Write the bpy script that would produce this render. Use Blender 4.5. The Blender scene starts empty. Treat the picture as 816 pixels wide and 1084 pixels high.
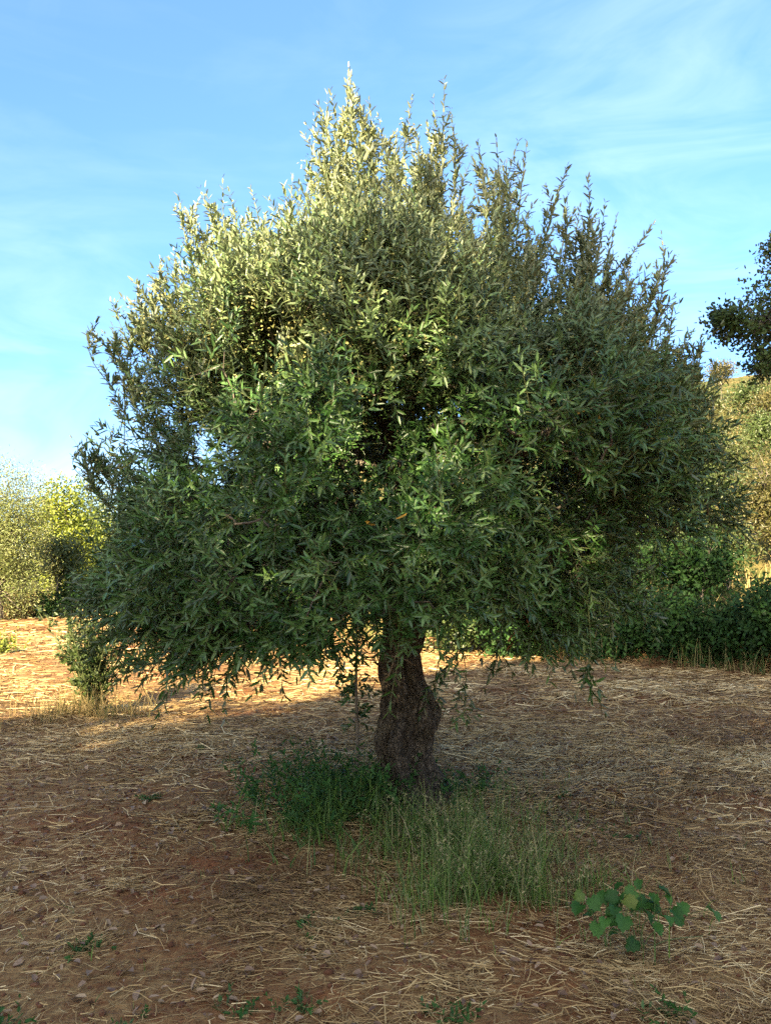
import bpy, math
import numpy as np

# ------------------------------------------------------------------ scene
scene = bpy.context.scene
COL = scene.collection
R = np.random.default_rng(7)
PI = math.pi
EYE, PITCH, F = 1.55, math.radians(4.05), 819.0     # photograph: 816 x 1084
SUN_AZ, SUN_EL = math.radians(22.0), math.radians(25.0)   # light comes from behind-left of the viewer


def at(px, py, Y):
    """point at distance Y along the view axis' ground direction seen at photo pixel px, py"""
    xn, yn = (px - 408) / F, (542 - py) / F
    d = np.array([xn, math.cos(PITCH) - yn * math.sin(PITCH), math.sin(PITCH) + yn * math.cos(PITCH)])
    d = d * (Y / d[1])
    return np.array([d[0], d[1], EYE + d[2]])


# ------------------------------------------------------------------ noise
_L = np.random.default_rng(3).random((32, 32, 32)).astype(np.float32)


def vnoise(p):
    p = np.asarray(p, dtype=np.float64)
    i = np.floor(p).astype(int)
    f = p - i
    f = f * f * (3 - 2 * f)
    i0 = i % 32
    i1 = (i + 1) % 32
    x0, y0, z0 = i0[..., 0], i0[..., 1], i0[..., 2]
    x1, y1, z1 = i1[..., 0], i1[..., 1], i1[..., 2]
    fx, fy, fz = f[..., 0], f[..., 1], f[..., 2]
    a = _L[x0, y0, z0] * (1 - fx) + _L[x1, y0, z0] * fx
    b = _L[x0, y1, z0] * (1 - fx) + _L[x1, y1, z0] * fx
    c = _L[x0, y0, z1] * (1 - fx) + _L[x1, y0, z1] * fx
    d = _L[x0, y1, z1] * (1 - fx) + _L[x1, y1, z1] * fx
    return (a * (1 - fy) + b * fy) * (1 - fz) + (c * (1 - fy) + d * fy) * fz


def n2(x, y, s, seed=0.0):
    return vnoise(np.stack([np.asarray(x) * s + seed, np.asarray(y) * s + seed * 1.7, np.full(np.shape(x), seed * 0.37 + 0.5)], -1))


def sstep(a, b, x):
    t = np.clip((x - a) / (b - a), 0, 1)
    return t * t * (3 - 2 * t)


def nrm(v):
    return v / np.maximum(np.linalg.norm(v, axis=-1, keepdims=True), 1e-9)


# ------------------------------------------------------------------ terrain height
def slope_s(x, y):
    return (x - 5.5) * 0.66 + (y - 11.6) * 0.75


def ground(x, y):
    x = np.asarray(x, float)
    y = np.asarray(y, float)
    s = slope_s(x, y)
    # terraced hillside rising behind on the right
    h = 0.55 * sstep(0.0, 1.3, s) + 0.55 * sstep(3.0, 4.6, s) + 0.34 * np.maximum(s - 4.0, 0) * sstep(4, 9, s)
    h = h * sstep(-7.0, 3.5, x + 0.12 * y) + 0.02 * np.maximum(y - 16, 0) * sstep(16, 30, y)
    h = np.where(h > 14, 14 + (h - 14) * 0.3, h)
    near = 1 - sstep(12, 26, np.hypot(x, y - 5))
    h = h + (n2(x, y, 0.35, 4) - 0.5) * 0.12 * sstep(2, 7, np.hypot(x - 0.1, y - 5.1))
    h = h + near * ((n2(x, y, 1.6, 9) - 0.5) * 0.05 + (n2(x, y, 5.0, 2) - 0.5) * 0.028 + (n2(x, y, 13.0, 6) - 0.5) * 0.016)
    # little mound at the foot of the olive
    h = h + 0.07 * np.exp(-((x - 0.13) ** 2 + (y - 5.1) ** 2) / 0.5)
    h = h + 1.2 * (n2(x, y, 0.06, 12) - 0.5) * sstep(25, 45, y)
    return h


# ------------------------------------------------------------------ mesh helpers
def link(o, parent=None):
    COL.objects.link(o)
    if parent is not None:
        o.parent = parent
    return o


def mesh_np(name, V, quads=None, tris=None, mat=None, parent=None, tint=None, smooth=False, loc=None, tone=None):
    """one mesh object out of numpy vertices and faces; `tint`, `tone` are floats per vertex"""
    V = np.asarray(V, dtype=np.float32)
    off = np.zeros(3, np.float32)
    if parent is not None:
        off = np.array(parent.get('_o', (0, 0, 0)), dtype=np.float32)
    elif loc is not None:
        off = np.array(loc, dtype=np.float32)
    V = V - off
    me = bpy.data.meshes.new(name)
    nq = 0 if quads is None else len(quads)
    nt = 0 if tris is None else len(tris)
    me.vertices.add(len(V))
    me.vertices.foreach_set('co', V.ravel())
    idx = []
    start = []
    if nq:
        idx.append(np.asarray(quads, np.int32).ravel())
        start.append(np.arange(nq, dtype=np.int32) * 4)
    if nt:
        idx.append(np.asarray(tris, np.int32).ravel())
        start.append(nq * 4 + np.arange(nt, dtype=np.int32) * 3)
    idx = np.concatenate(idx)
    start = np.concatenate(start)
    me.loops.add(len(idx))
    me.loops.foreach_set('vertex_index', idx)
    me.polygons.add(nq + nt)
    me.polygons.foreach_set('loop_start', start)
    if smooth:
        me.polygons.foreach_set('use_smooth', np.ones(nq + nt, dtype=bool))
    for nm, arr in (('tint', tint), ('tone', tone)):
        if arr is not None:
            a = me.attributes.new(nm, 'FLOAT', 'POINT')
            a.data.foreach_set('value', np.asarray(arr, np.float32))
    me.update(calc_edges=True)
    me.validate()
    if mat is not None:
        me.materials.append(mat)
    o = bpy.data.objects.new(name, me)
    if parent is None and loc is not None:
        o.location = loc
    return link(o, parent)


def thing(name, label, cat, loc=(0, 0, 0), group=None):
    o = bpy.data.objects.new(name, None)
    o.empty_display_size = 0.2
    link(o)
    o.location = loc
    o['_o'] = [float(v) for v in loc]
    o['label'] = label
    o['category'] = cat
    if group:
        o['group'] = group
    return o


def tag(o, label, cat, group=None, kind=None):
    o['label'] = label
    o['category'] = cat
    if group:
        o['group'] = group
    if kind:
        o['kind'] = kind
    return o


def tubes(paths, radii, sides=6):
    """list of polylines and radii -> V, quads (open tubes closed by taper)"""
    VV, QQ = [], []
    base = 0
    ang = np.arange(sides) / sides * 2 * PI
    ca, sa = np.cos(ang), np.sin(ang)
    for P, r in zip(paths, radii):
        P = np.asarray(P, float)
        r = np.asarray(r, float)
        n = len(P)
        T = np.empty_like(P)
        T[1:-1] = P[2:] - P[:-2]
        T[0] = P[1] - P[0]
        T[-1] = P[-1] - P[-2]
        T = nrm(T)
        ref = np.array([0.31, 0.87, 0.38]) if abs(T[0, 1]) < 0.8 else np.array([0.9, 0.1, 0.4])
        A = nrm(np.cross(T, ref))
        B = np.cross(T, A)
        ring = P[:, None, :] + r[:, None, None] * (A[:, None, :] * ca[None, :, None] + B[:, None, :] * sa[None, :, None])
        VV.append(ring.reshape(-1, 3))
        k = np.arange(n - 1)[:, None] * sides
        j = np.arange(sides)[None, :]
        j2 = (j + 1) % sides
        q = np.stack([k + j, k + j2, k + sides + j2, k + sides + j], -1).reshape(-1, 4) + base
        QQ.append(q)
        base += n * sides
    return np.concatenate(VV), np.concatenate(QQ)


def spline(pts, n):
    """Catmull-Rom through pts"""
    P = np.asarray(pts, float)
    P = np.vstack([2 * P[0] - P[1], P, 2 * P[-1] - P[-2]])
    m = len(P) - 3
    out = []
    for t in np.linspace(0, m - 1e-6, n):
        i = int(t)
        u = t - i
        a, b, c, d = P[i:i + 4]
        out.append(0.5 * (2 * b + (c - a) * u + (2 * a - 5 * b + 4 * c - d) * u * u + (3 * b - a - 3 * c + d) * u ** 3))
    return np.array(out)


def leaves_np(base, direc, normal, length, width, fold=0.25, droop=0.12, belly=0.5):
    """lanceolate leaves: 6 vertices, two quads folded along the midrib"""
    base = np.asarray(base)
    N = len(base)
    d = nrm(direc)
    s = nrm(np.cross(d, normal))
    n = np.cross(s, d)
    L = np.broadcast_to(np.asarray(length, float), (N,))[:, None]
    W = np.broadcast_to(np.asarray(width, float), (N,))[:, None] * 0.5
    V = np.empty((N, 6, 3))
    b1, b2 = 0.5 - 0.24 * (1 if belly == 0.5 else 1), 0.5 + 0.2
    V[:, 0] = base
    V[:, 1] = base + d * L * b1 + s * W + n * W * fold
    V[:, 2] = base + d * L * b2 + s * W * 0.82 + n * (W * fold - L * droop * 0.5)
    V[:, 3] = base + d * L - n * L * droop
    V[:, 4] = base + d * L * b2 - s * W * 0.82 + n * (W * fold - L * droop * 0.5)
    V[:, 5] = base + d * L * b1 - s * W + n * W * fold
    k = np.arange(N)[:, None] * 6
    q = np.concatenate([k + np.array([[0, 1, 2, 3]]), k + np.array([[0, 3, 4, 5]])], 0)
    return V.reshape(-1, 3), q


class Bag:
    """collects leaf batches into one mesh"""
    def __init__(self):
        self.V, self.Q, self.T, self.S, self.n = [], [], [], [], 0

    def add(self, V, Q, tint, tone=None, per=6):
        self.V.append(V)
        self.Q.append(Q + self.n)
        t = np.repeat(tint, per) if len(tint) != len(V) else tint
        self.T.append(t)
        if tone is None:
            self.S.append(np.zeros(len(V)))
        else:
            self.S.append(np.repeat(tone, per) if len(tone) != len(V) else tone)
        self.n += len(V)

    def build(self, name, mat, parent=None, loc=None):
        return mesh_np(name, np.concatenate(self.V), np.concatenate(self.Q), None, mat, parent,
                       np.concatenate(self.T), loc=loc, tone=np.concatenate(self.S))


def rand_unit(n):
    v = R.normal(size=(n, 3))
    return nrm(v)


def perp(T):
    ref = np.where(np.abs(T[..., 2:3]) < 0.9, np.array([0, 0, 1.0]), np.array([1.0, 0, 0]))
    return nrm(np.cross(T, ref))


def shoot_leaves(bag, p0, d, L, curv, pairs, leaf_len, tone=None, ang0=0.95, ang1=0.45, up=0.25, ratio=0.23, start=0.15, jit=0.25, nb=None):
    """shoots with opposite leaf pairs. p0,d:(N,3) L,curv:(N,)"""
    N = len(p0)
    d = nrm(d)
    t = np.linspace(start, 1.0, pairs)[None, :] + R.uniform(-0.02, 0.02, (N, pairs))
    g = np.array([0, 0, 1.0])
    pos = p0[:, None] + d[:, None] * (L[:, None] * t)[..., None] + g * (0.5 * L * curv)[:, None, None] * (t ** 2)[..., None]
    T = nrm(d[:, None] + g * (curv[:, None] * t)[..., None])
    A = perp(T)
    B = np.cross(T, A)
    phi = R.uniform(0, 2 * PI, (N, 1)) + np.arange(pairs)[None] * (PI / 2) + R.normal(0, 0.25, (N, pairs))
    out_p, out_d, out_n, out_l, out_t = [], [], [], [], []
    lt = np.repeat(R.uniform(0, 1, (N, 1)), pairs, 1)
    for side in (0, PI):
        e = A * np.cos(phi + side)[..., None] + B * np.sin(phi + side)[..., None]
        a = (ang0 + (ang1 - ang0) * t + R.normal(0, jit, (N, pairs)))[..., None]
        ld = np.cos(a) * T + np.sin(a) * e
        ln = np.sin(a) * T - np.cos(a) * e
        ln = ln + np.array([0, 0, 1.0]) * up + R.normal(0, 0.28, ln.shape) + (0 if nb is None else nb[:, None])
        sz = leaf_len * R.uniform(0.72, 1.2, (N, pairs)) * (1 - 0.35 * np.maximum(t - 0.75, 0) * 4 * 0.6)
        out_p.append(pos.reshape(-1, 3)); out_d.append(ld.reshape(-1, 3)); out_n.append(ln.reshape(-1, 3))
        out_l.append(sz.ravel())
        out_t.append(np.clip(lt * 0.7 + R.uniform(0, 0.35, (N, pairs)), 0, 1).ravel())
    p = np.concatenate(out_p); dd = np.concatenate(out_d); nn = np.concatenate(out_n)
    l = np.concatenate(out_l); tt = np.concatenate(out_t)
    keep = R.random(len(p)) < 0.9
    tn = None
    if tone is not None:
        tn = np.concatenate([np.repeat(tone, pairs)] * 2)[keep]
    V, Q = leaves_np(p[keep], dd[keep], nn[keep], l[keep], l[keep] * ratio * R.uniform(0.85, 1.2, keep.sum()), 0.3, 0.1)
    bag.add(V, Q, tt[keep], tn)
    return pos


# ------------------------------------------------------------------ materials
def new_mat(name):
    m = bpy.data.materials.new(name)
    m.use_nodes = True
    nt = m.node_tree
    for n in list(nt.nodes):
        nt.nodes.remove(n)
    out = nt.nodes.new('ShaderNodeOutputMaterial')
    return m, nt, out


def N(nt, typ, **kw):
    n = nt.nodes.new(typ)
    for k, v in kw.items():
        if k.startswith('i_'):
            n.inputs[k[2:].replace('_', ' ')].default_value = v
        else:
            setattr(n, k, v)
    return n


def ramp(nt, fac, stops):
    r = nt.nodes.new('ShaderNodeValToRGB')
    cr = r.color_ramp
    while len(cr.elements) < len(stops):
        cr.elements.new(0.5)
    for e, (p, c) in zip(cr.elements, stops):
        e.position = p
        e.color = (c[0], c[1], c[2], 1)
    nt.links.new(fac, r.inputs['Fac'])
    return r.outputs['Color']


def mixc(nt, fac, a, b, mode='MIX'):
    m = nt.nodes.new('ShaderNodeMix')
    m.data_type = 'RGBA'
    m.blend_type = mode
    for sock, v in ((m.inputs[0], fac), (m.inputs[6], a), (m.inputs[7], b)):
        if isinstance(v, (int, float)):
            sock.default_value = v
        elif isinstance(v, tuple):
            sock.default_value = (v[0], v[1], v[2], 1)
        else:
            nt.links.new(v, sock)
    return m.outputs[2]


def leaf_mat(name, top, under, young=None, transl=0.25, rough=0.42, spec=0.45, trans_col=None):
    """top / under: lists of ramp stops; `tint` varies leaf to leaf, `tone` = age of the shoot (1 = young growth)"""
    m, nt, out = new_mat(name)
    a = N(nt, 'ShaderNodeAttribute', attribute_name='tint')
    ct = ramp(nt, a.outputs['Fac'], top)
    cu = ramp(nt, a.outputs['Fac'], under)
    if young:
        b = N(nt, 'ShaderNodeAttribute', attribute_name='tone')
        cu = mixc(nt, b.outputs['Fac'], cu, ramp(nt, a.outputs['Fac'], [(0.0, (0.20, 0.245, 0.145)), (1.0, (0.345, 0.385, 0.245))]))
        ct = mixc(nt, b.outputs['Fac'], ct, ramp(nt, a.outputs['Fac'], young))
    g = N(nt, 'ShaderNodeNewGeometry')
    c = mixc(nt, g.outputs['Backfacing'], ct, cu)
    p = N(nt, 'ShaderNodeBsdfPrincipled')
    p.inputs['Roughness'].default_value = rough
    p.inputs['Specular IOR Level'].default_value = spec
    nt.links.new(c, p.inputs['Base Color'])
    tr = N(nt, 'ShaderNodeBsdfTranslucent')
    if trans_col:
        tr.inputs['Color'].default_value = (*trans_col, 1)
    else:
        nt.links.new(ct, tr.inputs['Color'])
    ms = N(nt, 'ShaderNodeMixShader')
    ms.inputs[0].default_value = transl
    nt.links.new(p.outputs[0], ms.inputs[1])
    nt.links.new(tr.outputs[0], ms.inputs[2])
    nt.links.new(ms.outputs[0], out.inputs[0])
    return m


def simple_mat(name, stops, scale=8.0, rough=0.9, bump=0.0, bscale=40.0, attr=None, stretch=(1, 1, 1)):
    m, nt, out = new_mat(name)
    tc = N(nt, 'ShaderNodeTexCoord')
    mp = N(nt, 'ShaderNodeMapping')
    mp.inputs['Scale'].default_value = stretch
    nt.links.new(tc.outputs['Object'], mp.inputs[0])
    if attr:
        f = N(nt, 'ShaderNodeAttribute', attribute_name=attr).outputs['Fac']
    else:
        n = N(nt, 'ShaderNodeTexNoise')
        n.inputs['Scale'].default_value = scale
        n.inputs['Detail'].default_value = 8
        nt.links.new(mp.outputs[0], n.inputs['Vector'])
        f = n.outputs['Fac']
    c = ramp(nt, f, stops)
    p = N(nt, 'ShaderNodeBsdfPrincipled')
    p.inputs['Roughness'].default_value = rough
    p.inputs['Specular IOR Level'].default_value = 0.25
    nt.links.new(c, p.inputs['Base Color'])
    if bump:
        n2_ = N(nt, 'ShaderNodeTexNoise')
        n2_.inputs['Scale'].default_value = bscale
        n2_.inputs['Detail'].default_value = 8
        nt.links.new(mp.outputs[0], n2_.inputs['Vector'])
        b = N(nt, 'ShaderNodeBump')
        b.inputs['Strength'].default_value = bump
        b.inputs['Distance'].default_value = 0.03
        nt.links.new(n2_.outputs['Fac'], b.inputs['Height'])
        nt.links.new(b.outputs[0], p.inputs['Normal'])
    nt.links.new(p.outputs[0], out.inputs[0])
    return m


M = {}
M['olive_leaf'] = leaf_mat('olive_leaf',
    [(0.0, (0.010, 0.034, 0.006)), (0.4, (0.032, 0.090, 0.017)), (0.75, (0.080, 0.170, 0.040)), (1.0, (0.15, 0.24, 0.075))],
    [(0.0, (0.055, 0.085, 0.036)), (1.0, (0.12, 0.15, 0.075))],
    young=[(0.0, (0.165, 0.215, 0.088)), (1.0, (0.345, 0.385, 0.20))], transl=0.14, rough=0.38, spec=0.5)
M['far_olive_leaf'] = leaf_mat('far_olive_leaf',
    [(0.0, (0.12, 0.16, 0.042)), (1.0, (0.23, 0.26, 0.08))],
    [(0.0, (0.19, 0.21, 0.09)), (1.0, (0.30, 0.31, 0.14))], transl=0.3)
M['hill_olive_leaf'] = leaf_mat('hill_olive_leaf',
    [(0.0, (0.035, 0.055, 0.014)), (1.0, (0.095, 0.115, 0.032))],
    [(0.0, (0.06, 0.078, 0.028)), (1.0, (0.13, 0.14, 0.055))], transl=0.25)
M['bright_leaf'] = leaf_mat('bright_leaf',
    [(0.0, (0.12, 0.17, 0.018)), (1.0, (0.26, 0.29, 0.03))],
    [(0.0, (0.12, 0.17, 0.04)), (1.0, (0.2, 0.25, 0.06))], transl=0.35)
M['mid_leaf'] = leaf_mat('mid_leaf',
    [(0.0, (0.035, 0.065, 0.015)), (1.0, (0.085, 0.12, 0.03))],
    [(0.0, (0.06, 0.085, 0.03)), (1.0, (0.11, 0.14, 0.055))], transl=0.28)
M['gold_leaf'] = leaf_mat('gold_leaf',
    [(0.0, (0.042, 0.050, 0.012)), (1.0, (0.11, 0.10, 0.026))],
    [(0.0, (0.11, 0.10, 0.04)), (1.0, (0.2, 0.17, 0.07))], transl=0.3)
M['oak_leaf'] = leaf_mat('oak_leaf',
    [(0.0, (0.03, 0.06, 0.016)), (1.0, (0.075, 0.125, 0.032))],
    [(0.0, (0.06, 0.075, 0.05)), (1.0, (0.10, 0.12, 0.06))], transl=0.2, rough=0.5, spec=0.25)
M['bramble_leaf'] = leaf_mat('bramble_leaf',
    [(0.0, (0.010, 0.032, 0.006)), (1.0, (0.032, 0.082, 0.016))],
    [(0.0, (0.025, 0.05, 0.018)), (1.0, (0.05, 0.085, 0.03))], transl=0.2, rough=0.6, spec=0.18)
M['vine_leaf'] = leaf_mat('vine_leaf',
    [(0.0, (0.016, 0.065, 0.009)), (0.8, (0.05, 0.14, 0.020)), (1.0, (0.12, 0.15, 0.025))],
    [(0.0, (0.05, 0.12, 0.05)), (1.0, (0.08, 0.16, 0.06))], transl=0.25, rough=0.55, spec=0.3)
M['grass_blade'] = leaf_mat('grass_blade',
    [(0.0, (0.055, 0.13, 0.016)), (0.6, (0.15, 0.25, 0.045)), (0.85, (0.25, 0.28, 0.095)), (1.0, (0.36, 0.31, 0.16))],
    [(0.0, (0.05, 0.115, 0.03)), (0.6, (0.10, 0.17, 0.05)), (1.0, (0.36, 0.31, 0.16))], transl=0.3, rough=0.6, spec=0.25)
M['weed_leaf'] = leaf_mat('weed_leaf',
    [(0.0, (0.025, 0.085, 0.015)), (1.0, (0.06, 0.15, 0.03))],
    [(0.0, (0.04, 0.09, 0.03)), (1.0, (0.08, 0.15, 0.05))], transl=0.28, rough=0.6, spec=0.25)
M['dry_blade'] = leaf_mat('dry_blade',
    [(0.0, (0.23, 0.175, 0.07)), (0.6, (0.38, 0.29, 0.13)), (0.8, (0.12, 0.14, 0.04)), (1.0, (0.06, 0.10, 0.025))],
    [(0.0, (0.23, 0.175, 0.07)), (0.6, (0.38, 0.29, 0.13)), (0.8, (0.12, 0.14, 0.04)), (1.0, (0.06, 0.10, 0.025))], transl=0.2, rough=0.8, spec=0.1)
M['straw'] = simple_mat('straw', [(0.0, (0.15, 0.090, 0.040)), (0.35, (0.34, 0.226, 0.088)), (0.75, (0.54, 0.405, 0.178)), (1.0, (0.74, 0.60, 0.32))], attr='tint', rough=0.75)
M['dead_leaf'] = simple_mat('dead_leaf', [(0.0, (0.11, 0.065, 0.04)), (0.5, (0.28, 0.20, 0.13)), (0.85, (0.27, 0.19, 0.11)), (1.0, (0.33, 0.25, 0.15))], attr='tint', rough=0.7)
M['dead_red_leaf'] = simple_mat('dead_red_leaf', [(0.0, (0.16, 0.05, 0.02)), (1.0, (0.28, 0.11, 0.035))], attr='tint', rough=0.7)
M['yellow_leaf'] = simple_mat('yellow_leaf', [(0.0, (0.45, 0.24, 0.03)), (1.0, (0.55, 0.36, 0.06))], attr='tint', rough=0.6)
M['bud'] = simple_mat('bud', [(0.0, (0.16, 0.19, 0.055)), (1.0, (0.36, 0.34, 0.13))], attr='tint', rough=0.7)
M['stone'] = simple_mat('stone', [(0.3, (0.20, 0.12, 0.08)), (0.6, (0.26, 0.18, 0.12)), (0.8, (0.32, 0.25, 0.18))], scale=3, bump=0.3, bscale=30)
M['twig'] = simple_mat('twig', [(0.3, (0.09, 0.075, 0.055)), (0.7, (0.20, 0.17, 0.125))], scale=14)
M['green_stem'] = simple_mat('green_stem', [(0.3, (0.07, 0.10, 0.035)), (0.7, (0.14, 0.15, 0.06))], scale=14)
M['bark_far'] = simple_mat('bark_far', [(0.3, (0.08, 0.065, 0.05)), (0.7, (0.22, 0.19, 0.15))], scale=6, bump=0.5, bscale=14)


def bark_mat():
    m, nt, out = new_mat('olive_bark')
    tc = N(nt, 'ShaderNodeTexCoord')
    mp = N(nt, 'ShaderNodeMapping')
    mp.inputs['Scale'].default_value = (1, 1, 0.38)
    nt.links.new(tc.outputs['Object'], mp.inputs[0])
    n1 = N(nt, 'ShaderNodeTexNoise'); n1.inputs['Scale'].default_value = 58; n1.inputs['Detail'].default_value = 9; n1.inputs['Distortion'].default_value = 0.6
    nt.links.new(mp.outputs[0], n1.inputs['Vector'])
    v = N(nt, 'ShaderNodeTexVoronoi'); v.feature = 'DISTANCE_TO_EDGE'; v.inputs['Scale'].default_value = 52
    wv = N(nt, 'ShaderNodeVectorMath'); wv.operation = 'MULTIPLY_ADD'
    nt.links.new(n1.outputs['Color'], wv.inputs[0]); wv.inputs[1].default_value = (0.09, 0.09, 0.09)
    nt.links.new(mp.outputs[0], wv.inputs[2])
    nt.links.new(wv.outputs[0], v.inputs['Vector'])
    n3 = N(nt, 'ShaderNodeTexNoise'); n3.inputs['Scale'].default_value = 4; n3.inputs['Detail'].default_value = 5
    nt.links.new(tc.outputs['Object'], n3.inputs['Vector'])
    c = ramp(nt, n1.outputs['Fac'], [(0.3, (0.028, 0.022, 0.014)), (0.55, (0.10, 0.080, 0.056)), (0.78, (0.26, 0.215, 0.155))])
    lich = ramp(nt, n3.outputs['Fac'], [(0.56, (0, 0, 0)), (0.68, (1, 1, 1))])
    c = mixc(nt, lich, c, (0.14, 0.115, 0.07))
    crack = ramp(nt, v.outputs['Distance'], [(0.0, (0.5, 0.5, 0.5)), (0.10, (1, 1, 1))])
    c = mixc(nt, 1.0, c, crack, 'MULTIPLY')
    mu = N(nt, 'ShaderNodeMath', operation='MULTIPLY'); mu.inputs[1].default_value = 0.6
    nt.links.new(n1.outputs['Fac'], mu.inputs[0])
    ad = N(nt, 'ShaderNodeMath', operation='ADD')
    cl = N(nt, 'ShaderNodeMath', operation='MINIMUM'); cl.inputs[1].default_value = 0.15
    nt.links.new(v.outputs['Distance'], cl.inputs[0])
    c2 = N(nt, 'ShaderNodeMath', operation='MULTIPLY'); c2.inputs[1].default_value = 1.6
    nt.links.new(cl.outputs[0], c2.inputs[0])
    nt.links.new(mu.outputs[0], ad.inputs[0]); nt.links.new(c2.outputs[0], ad.inputs[1])
    b = N(nt, 'ShaderNodeBump'); b.inputs['Strength'].default_value = 0.9; b.inputs['Distance'].default_value = 0.02
    nt.links.new(ad.outputs[0], b.inputs['Height'])
    p = N(nt, 'ShaderNodeBsdfPrincipled'); p.inputs['Roughness'].default_value = 0.9; p.inputs['Specular IOR Level'].default_value = 0.2
    nt.links.new(c, p.inputs['Base Color']); nt.links.new(b.outputs[0], p.inputs['Normal'])
    nt.links.new(p.outputs[0], out.inputs[0])
    return m


M['bark'] = bark_mat()


def soil_mat():
    m, nt, out = new_mat('red_soil')
    tc = N(nt, 'ShaderNodeTexCoord')
    def noise(scale, detail=8, rough=0.6, st=(1, 1, 1), rot=0.0):
        mp = N(nt, 'ShaderNodeMapping'); mp.inputs['Scale'].default_value = st; mp.inputs['Rotation'].default_value = (0, 0, rot)
        nt.links.new(tc.outputs['Object'], mp.inputs[0])
        n = N(nt, 'ShaderNodeTexNoise'); n.inputs['Scale'].default_value = scale; n.inputs['Detail'].default_value = detail; n.inputs['Roughness'].default_value = rough
        nt.links.new(mp.outputs[0], n.inputs['Vector'])
        return n.outputs['Fac']
    base = ramp(nt, noise(7), [(0.3, (0.075, 0.030, 0.013)), (0.5, (0.165, 0.064, 0.024)), (0.72, (0.26, 0.115, 0.048))])
    # thatch of crushed dry straw that thins out to bare soil
    fib1 = noise(36, 6, 0.7, (1, 0.25, 1), 0.5)
    fib2 = noise(36, 6, 0.7, (0.25, 1, 1), -0.3)
    fm = N(nt, 'ShaderNodeMath', operation='MAXIMUM'); nt.links.new(fib1, fm.inputs[0]); nt.links.new(fib2, fm.inputs[1])
    straw = ramp(nt, fm.outputs[0], [(0.45, (0.15, 0.082, 0.036)), (0.62, (0.33, 0.22, 0.09)), (0.8, (0.48, 0.35, 0.16))])
    patch = noise(1.1, 6, 0.65)
    fine = noise(24, 5, 0.7)
    ad = N(nt, 'ShaderNodeMath', operation='MULTIPLY_ADD'); ad.inputs[1].default_value = 0.45
    nt.links.new(fine, ad.inputs[0]); nt.links.new(patch, ad.inputs[2])
    k = ramp(nt, ad.outputs[0], [(0.58, (0, 0, 0)), (0.78, (0.9, 0.9, 0.9))])
    col = mixc(nt, k, base, straw)
    # weedy tinge and dry grass on the hillside (from the terrain's own height attribute)
    hill = N(nt, 'ShaderNodeAttribute', attribute_name='tint').outputs['Fac']
    hc = ramp(nt, noise(0.9, 8, 0.7), [(0.35, (0.035, 0.05, 0.013)), (0.52, (0.09, 0.085, 0.028)), (0.72, (0.21, 0.155, 0.06))])
    col = mixc(nt, hill, col, hc)
    b = N(nt, 'ShaderNodeBump'); b.inputs['Strength'].default_value = 0.8; b.inputs['Distance'].default_value = 0.02
    nt.links.new(fine, b.inputs['Height'])
    b2 = N(nt, 'ShaderNodeBump'); b2.inputs['Strength'].default_value = 0.6; b2.inputs['Distance'].default_value = 0.01
    nt.links.new(fm.outputs[0], b2.inputs['Height']); nt.links.new(b.outputs[0], b2.inputs['Normal'])
    p = N(nt, 'ShaderNodeBsdfPrincipled'); p.inputs['Roughness'].default_value = 0.95; p.inputs['Specular IOR Level'].default_value = 0.1
    nt.links.new(col, p.inputs['Base Color']); nt.links.new(b2.outputs[0], p.inputs['Normal'])
    nt.links.new(p.outputs[0], out.inputs[0])
    return m


M['soil'] = soil_mat()

# ------------------------------------------------------------------ ground sheet
n = 560
u = np.linspace(-1, 1, n)
gx = 6.0 * np.sinh(u * 4.6) / np.sinh(1.0) * 0.62
gy = 5.0 + 6.0 * np.sinh(u * 4.6) / np.sinh(1.0) * 0.62
X, Y = np.meshgrid(gx, gy)
Z = ground(X, Y)
idx = np.arange(n * n).reshape(n, n)
Q = np.stack([idx[:-1, :-1], idx[:-1, 1:], idx[1:, 1:], idx[1:, :-1]], -1).reshape(-1, 4)
S = slope_s(X, Y)
hillmask = sstep(0.2, 1.5, S + (n2(X, Y, 0.8, 3) - 0.5) * 1.5) * sstep(-7, 0, X + 0.12 * Y)
hillmask = np.maximum(hillmask, sstep(24, 30, Y + 2 * n2(X, Y, 0.4, 8)))
g_o = mesh_np('ground', np.stack([X, Y, Z], -1).reshape(-1, 3), Q, None, M['soil'], None, hillmask.ravel(), smooth=True)
g_o['kind'] = 'structure'
g_o['label'] = 'red brown soil field with crushed dry straw, rising to a hillside'

# ------------------------------------------------------------------ straw litter
def ribbons(base, az, length, width, bend, lift, tilt, seg=2):
    """flat thin stalks lying on the ground"""
    Nn = len(base)
    t = np.linspace(-0.5, 0.5, seg + 1)
    d = np.stack([np.cos(az), np.sin(az), np.zeros(Nn)], -1)
    s = np.stack([-np.sin(az), np.cos(az), np.zeros(Nn)], -1)
    P = base[:, None] + d[:, None] * (length[:, None] * t)[..., None] + s[:, None] * (bend[:, None] * (0.25 - t ** 2) * 4)[..., None]
    P[..., 2] = ground(P[..., 0], P[..., 1]) + lift[:, None] + (tilt * length)[:, None] * t
    w = width[:, None, None] * 0.5
    roll = R.uniform(-0.9, 0.9, Nn)
    sv = s * np.cos(roll)[:, None] + np.array([0, 0, 1.0]) * np.sin(roll)[:, None]
    A = P - sv[:, None] * w
    B = P + sv[:, None] * w
    V = np.stack([A, B], 2).reshape(-1, 3)           # (N, seg+1, 2)
    k = np.arange(Nn)[:, None, None] * (seg + 1) * 2
    j = np.arange(seg)[None, :, None] * 2
    q = (k + j + np.array([0, 1, 3, 2])[None, None]).reshape(-1, 4)
    return V, q, (seg + 1) * 2


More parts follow.
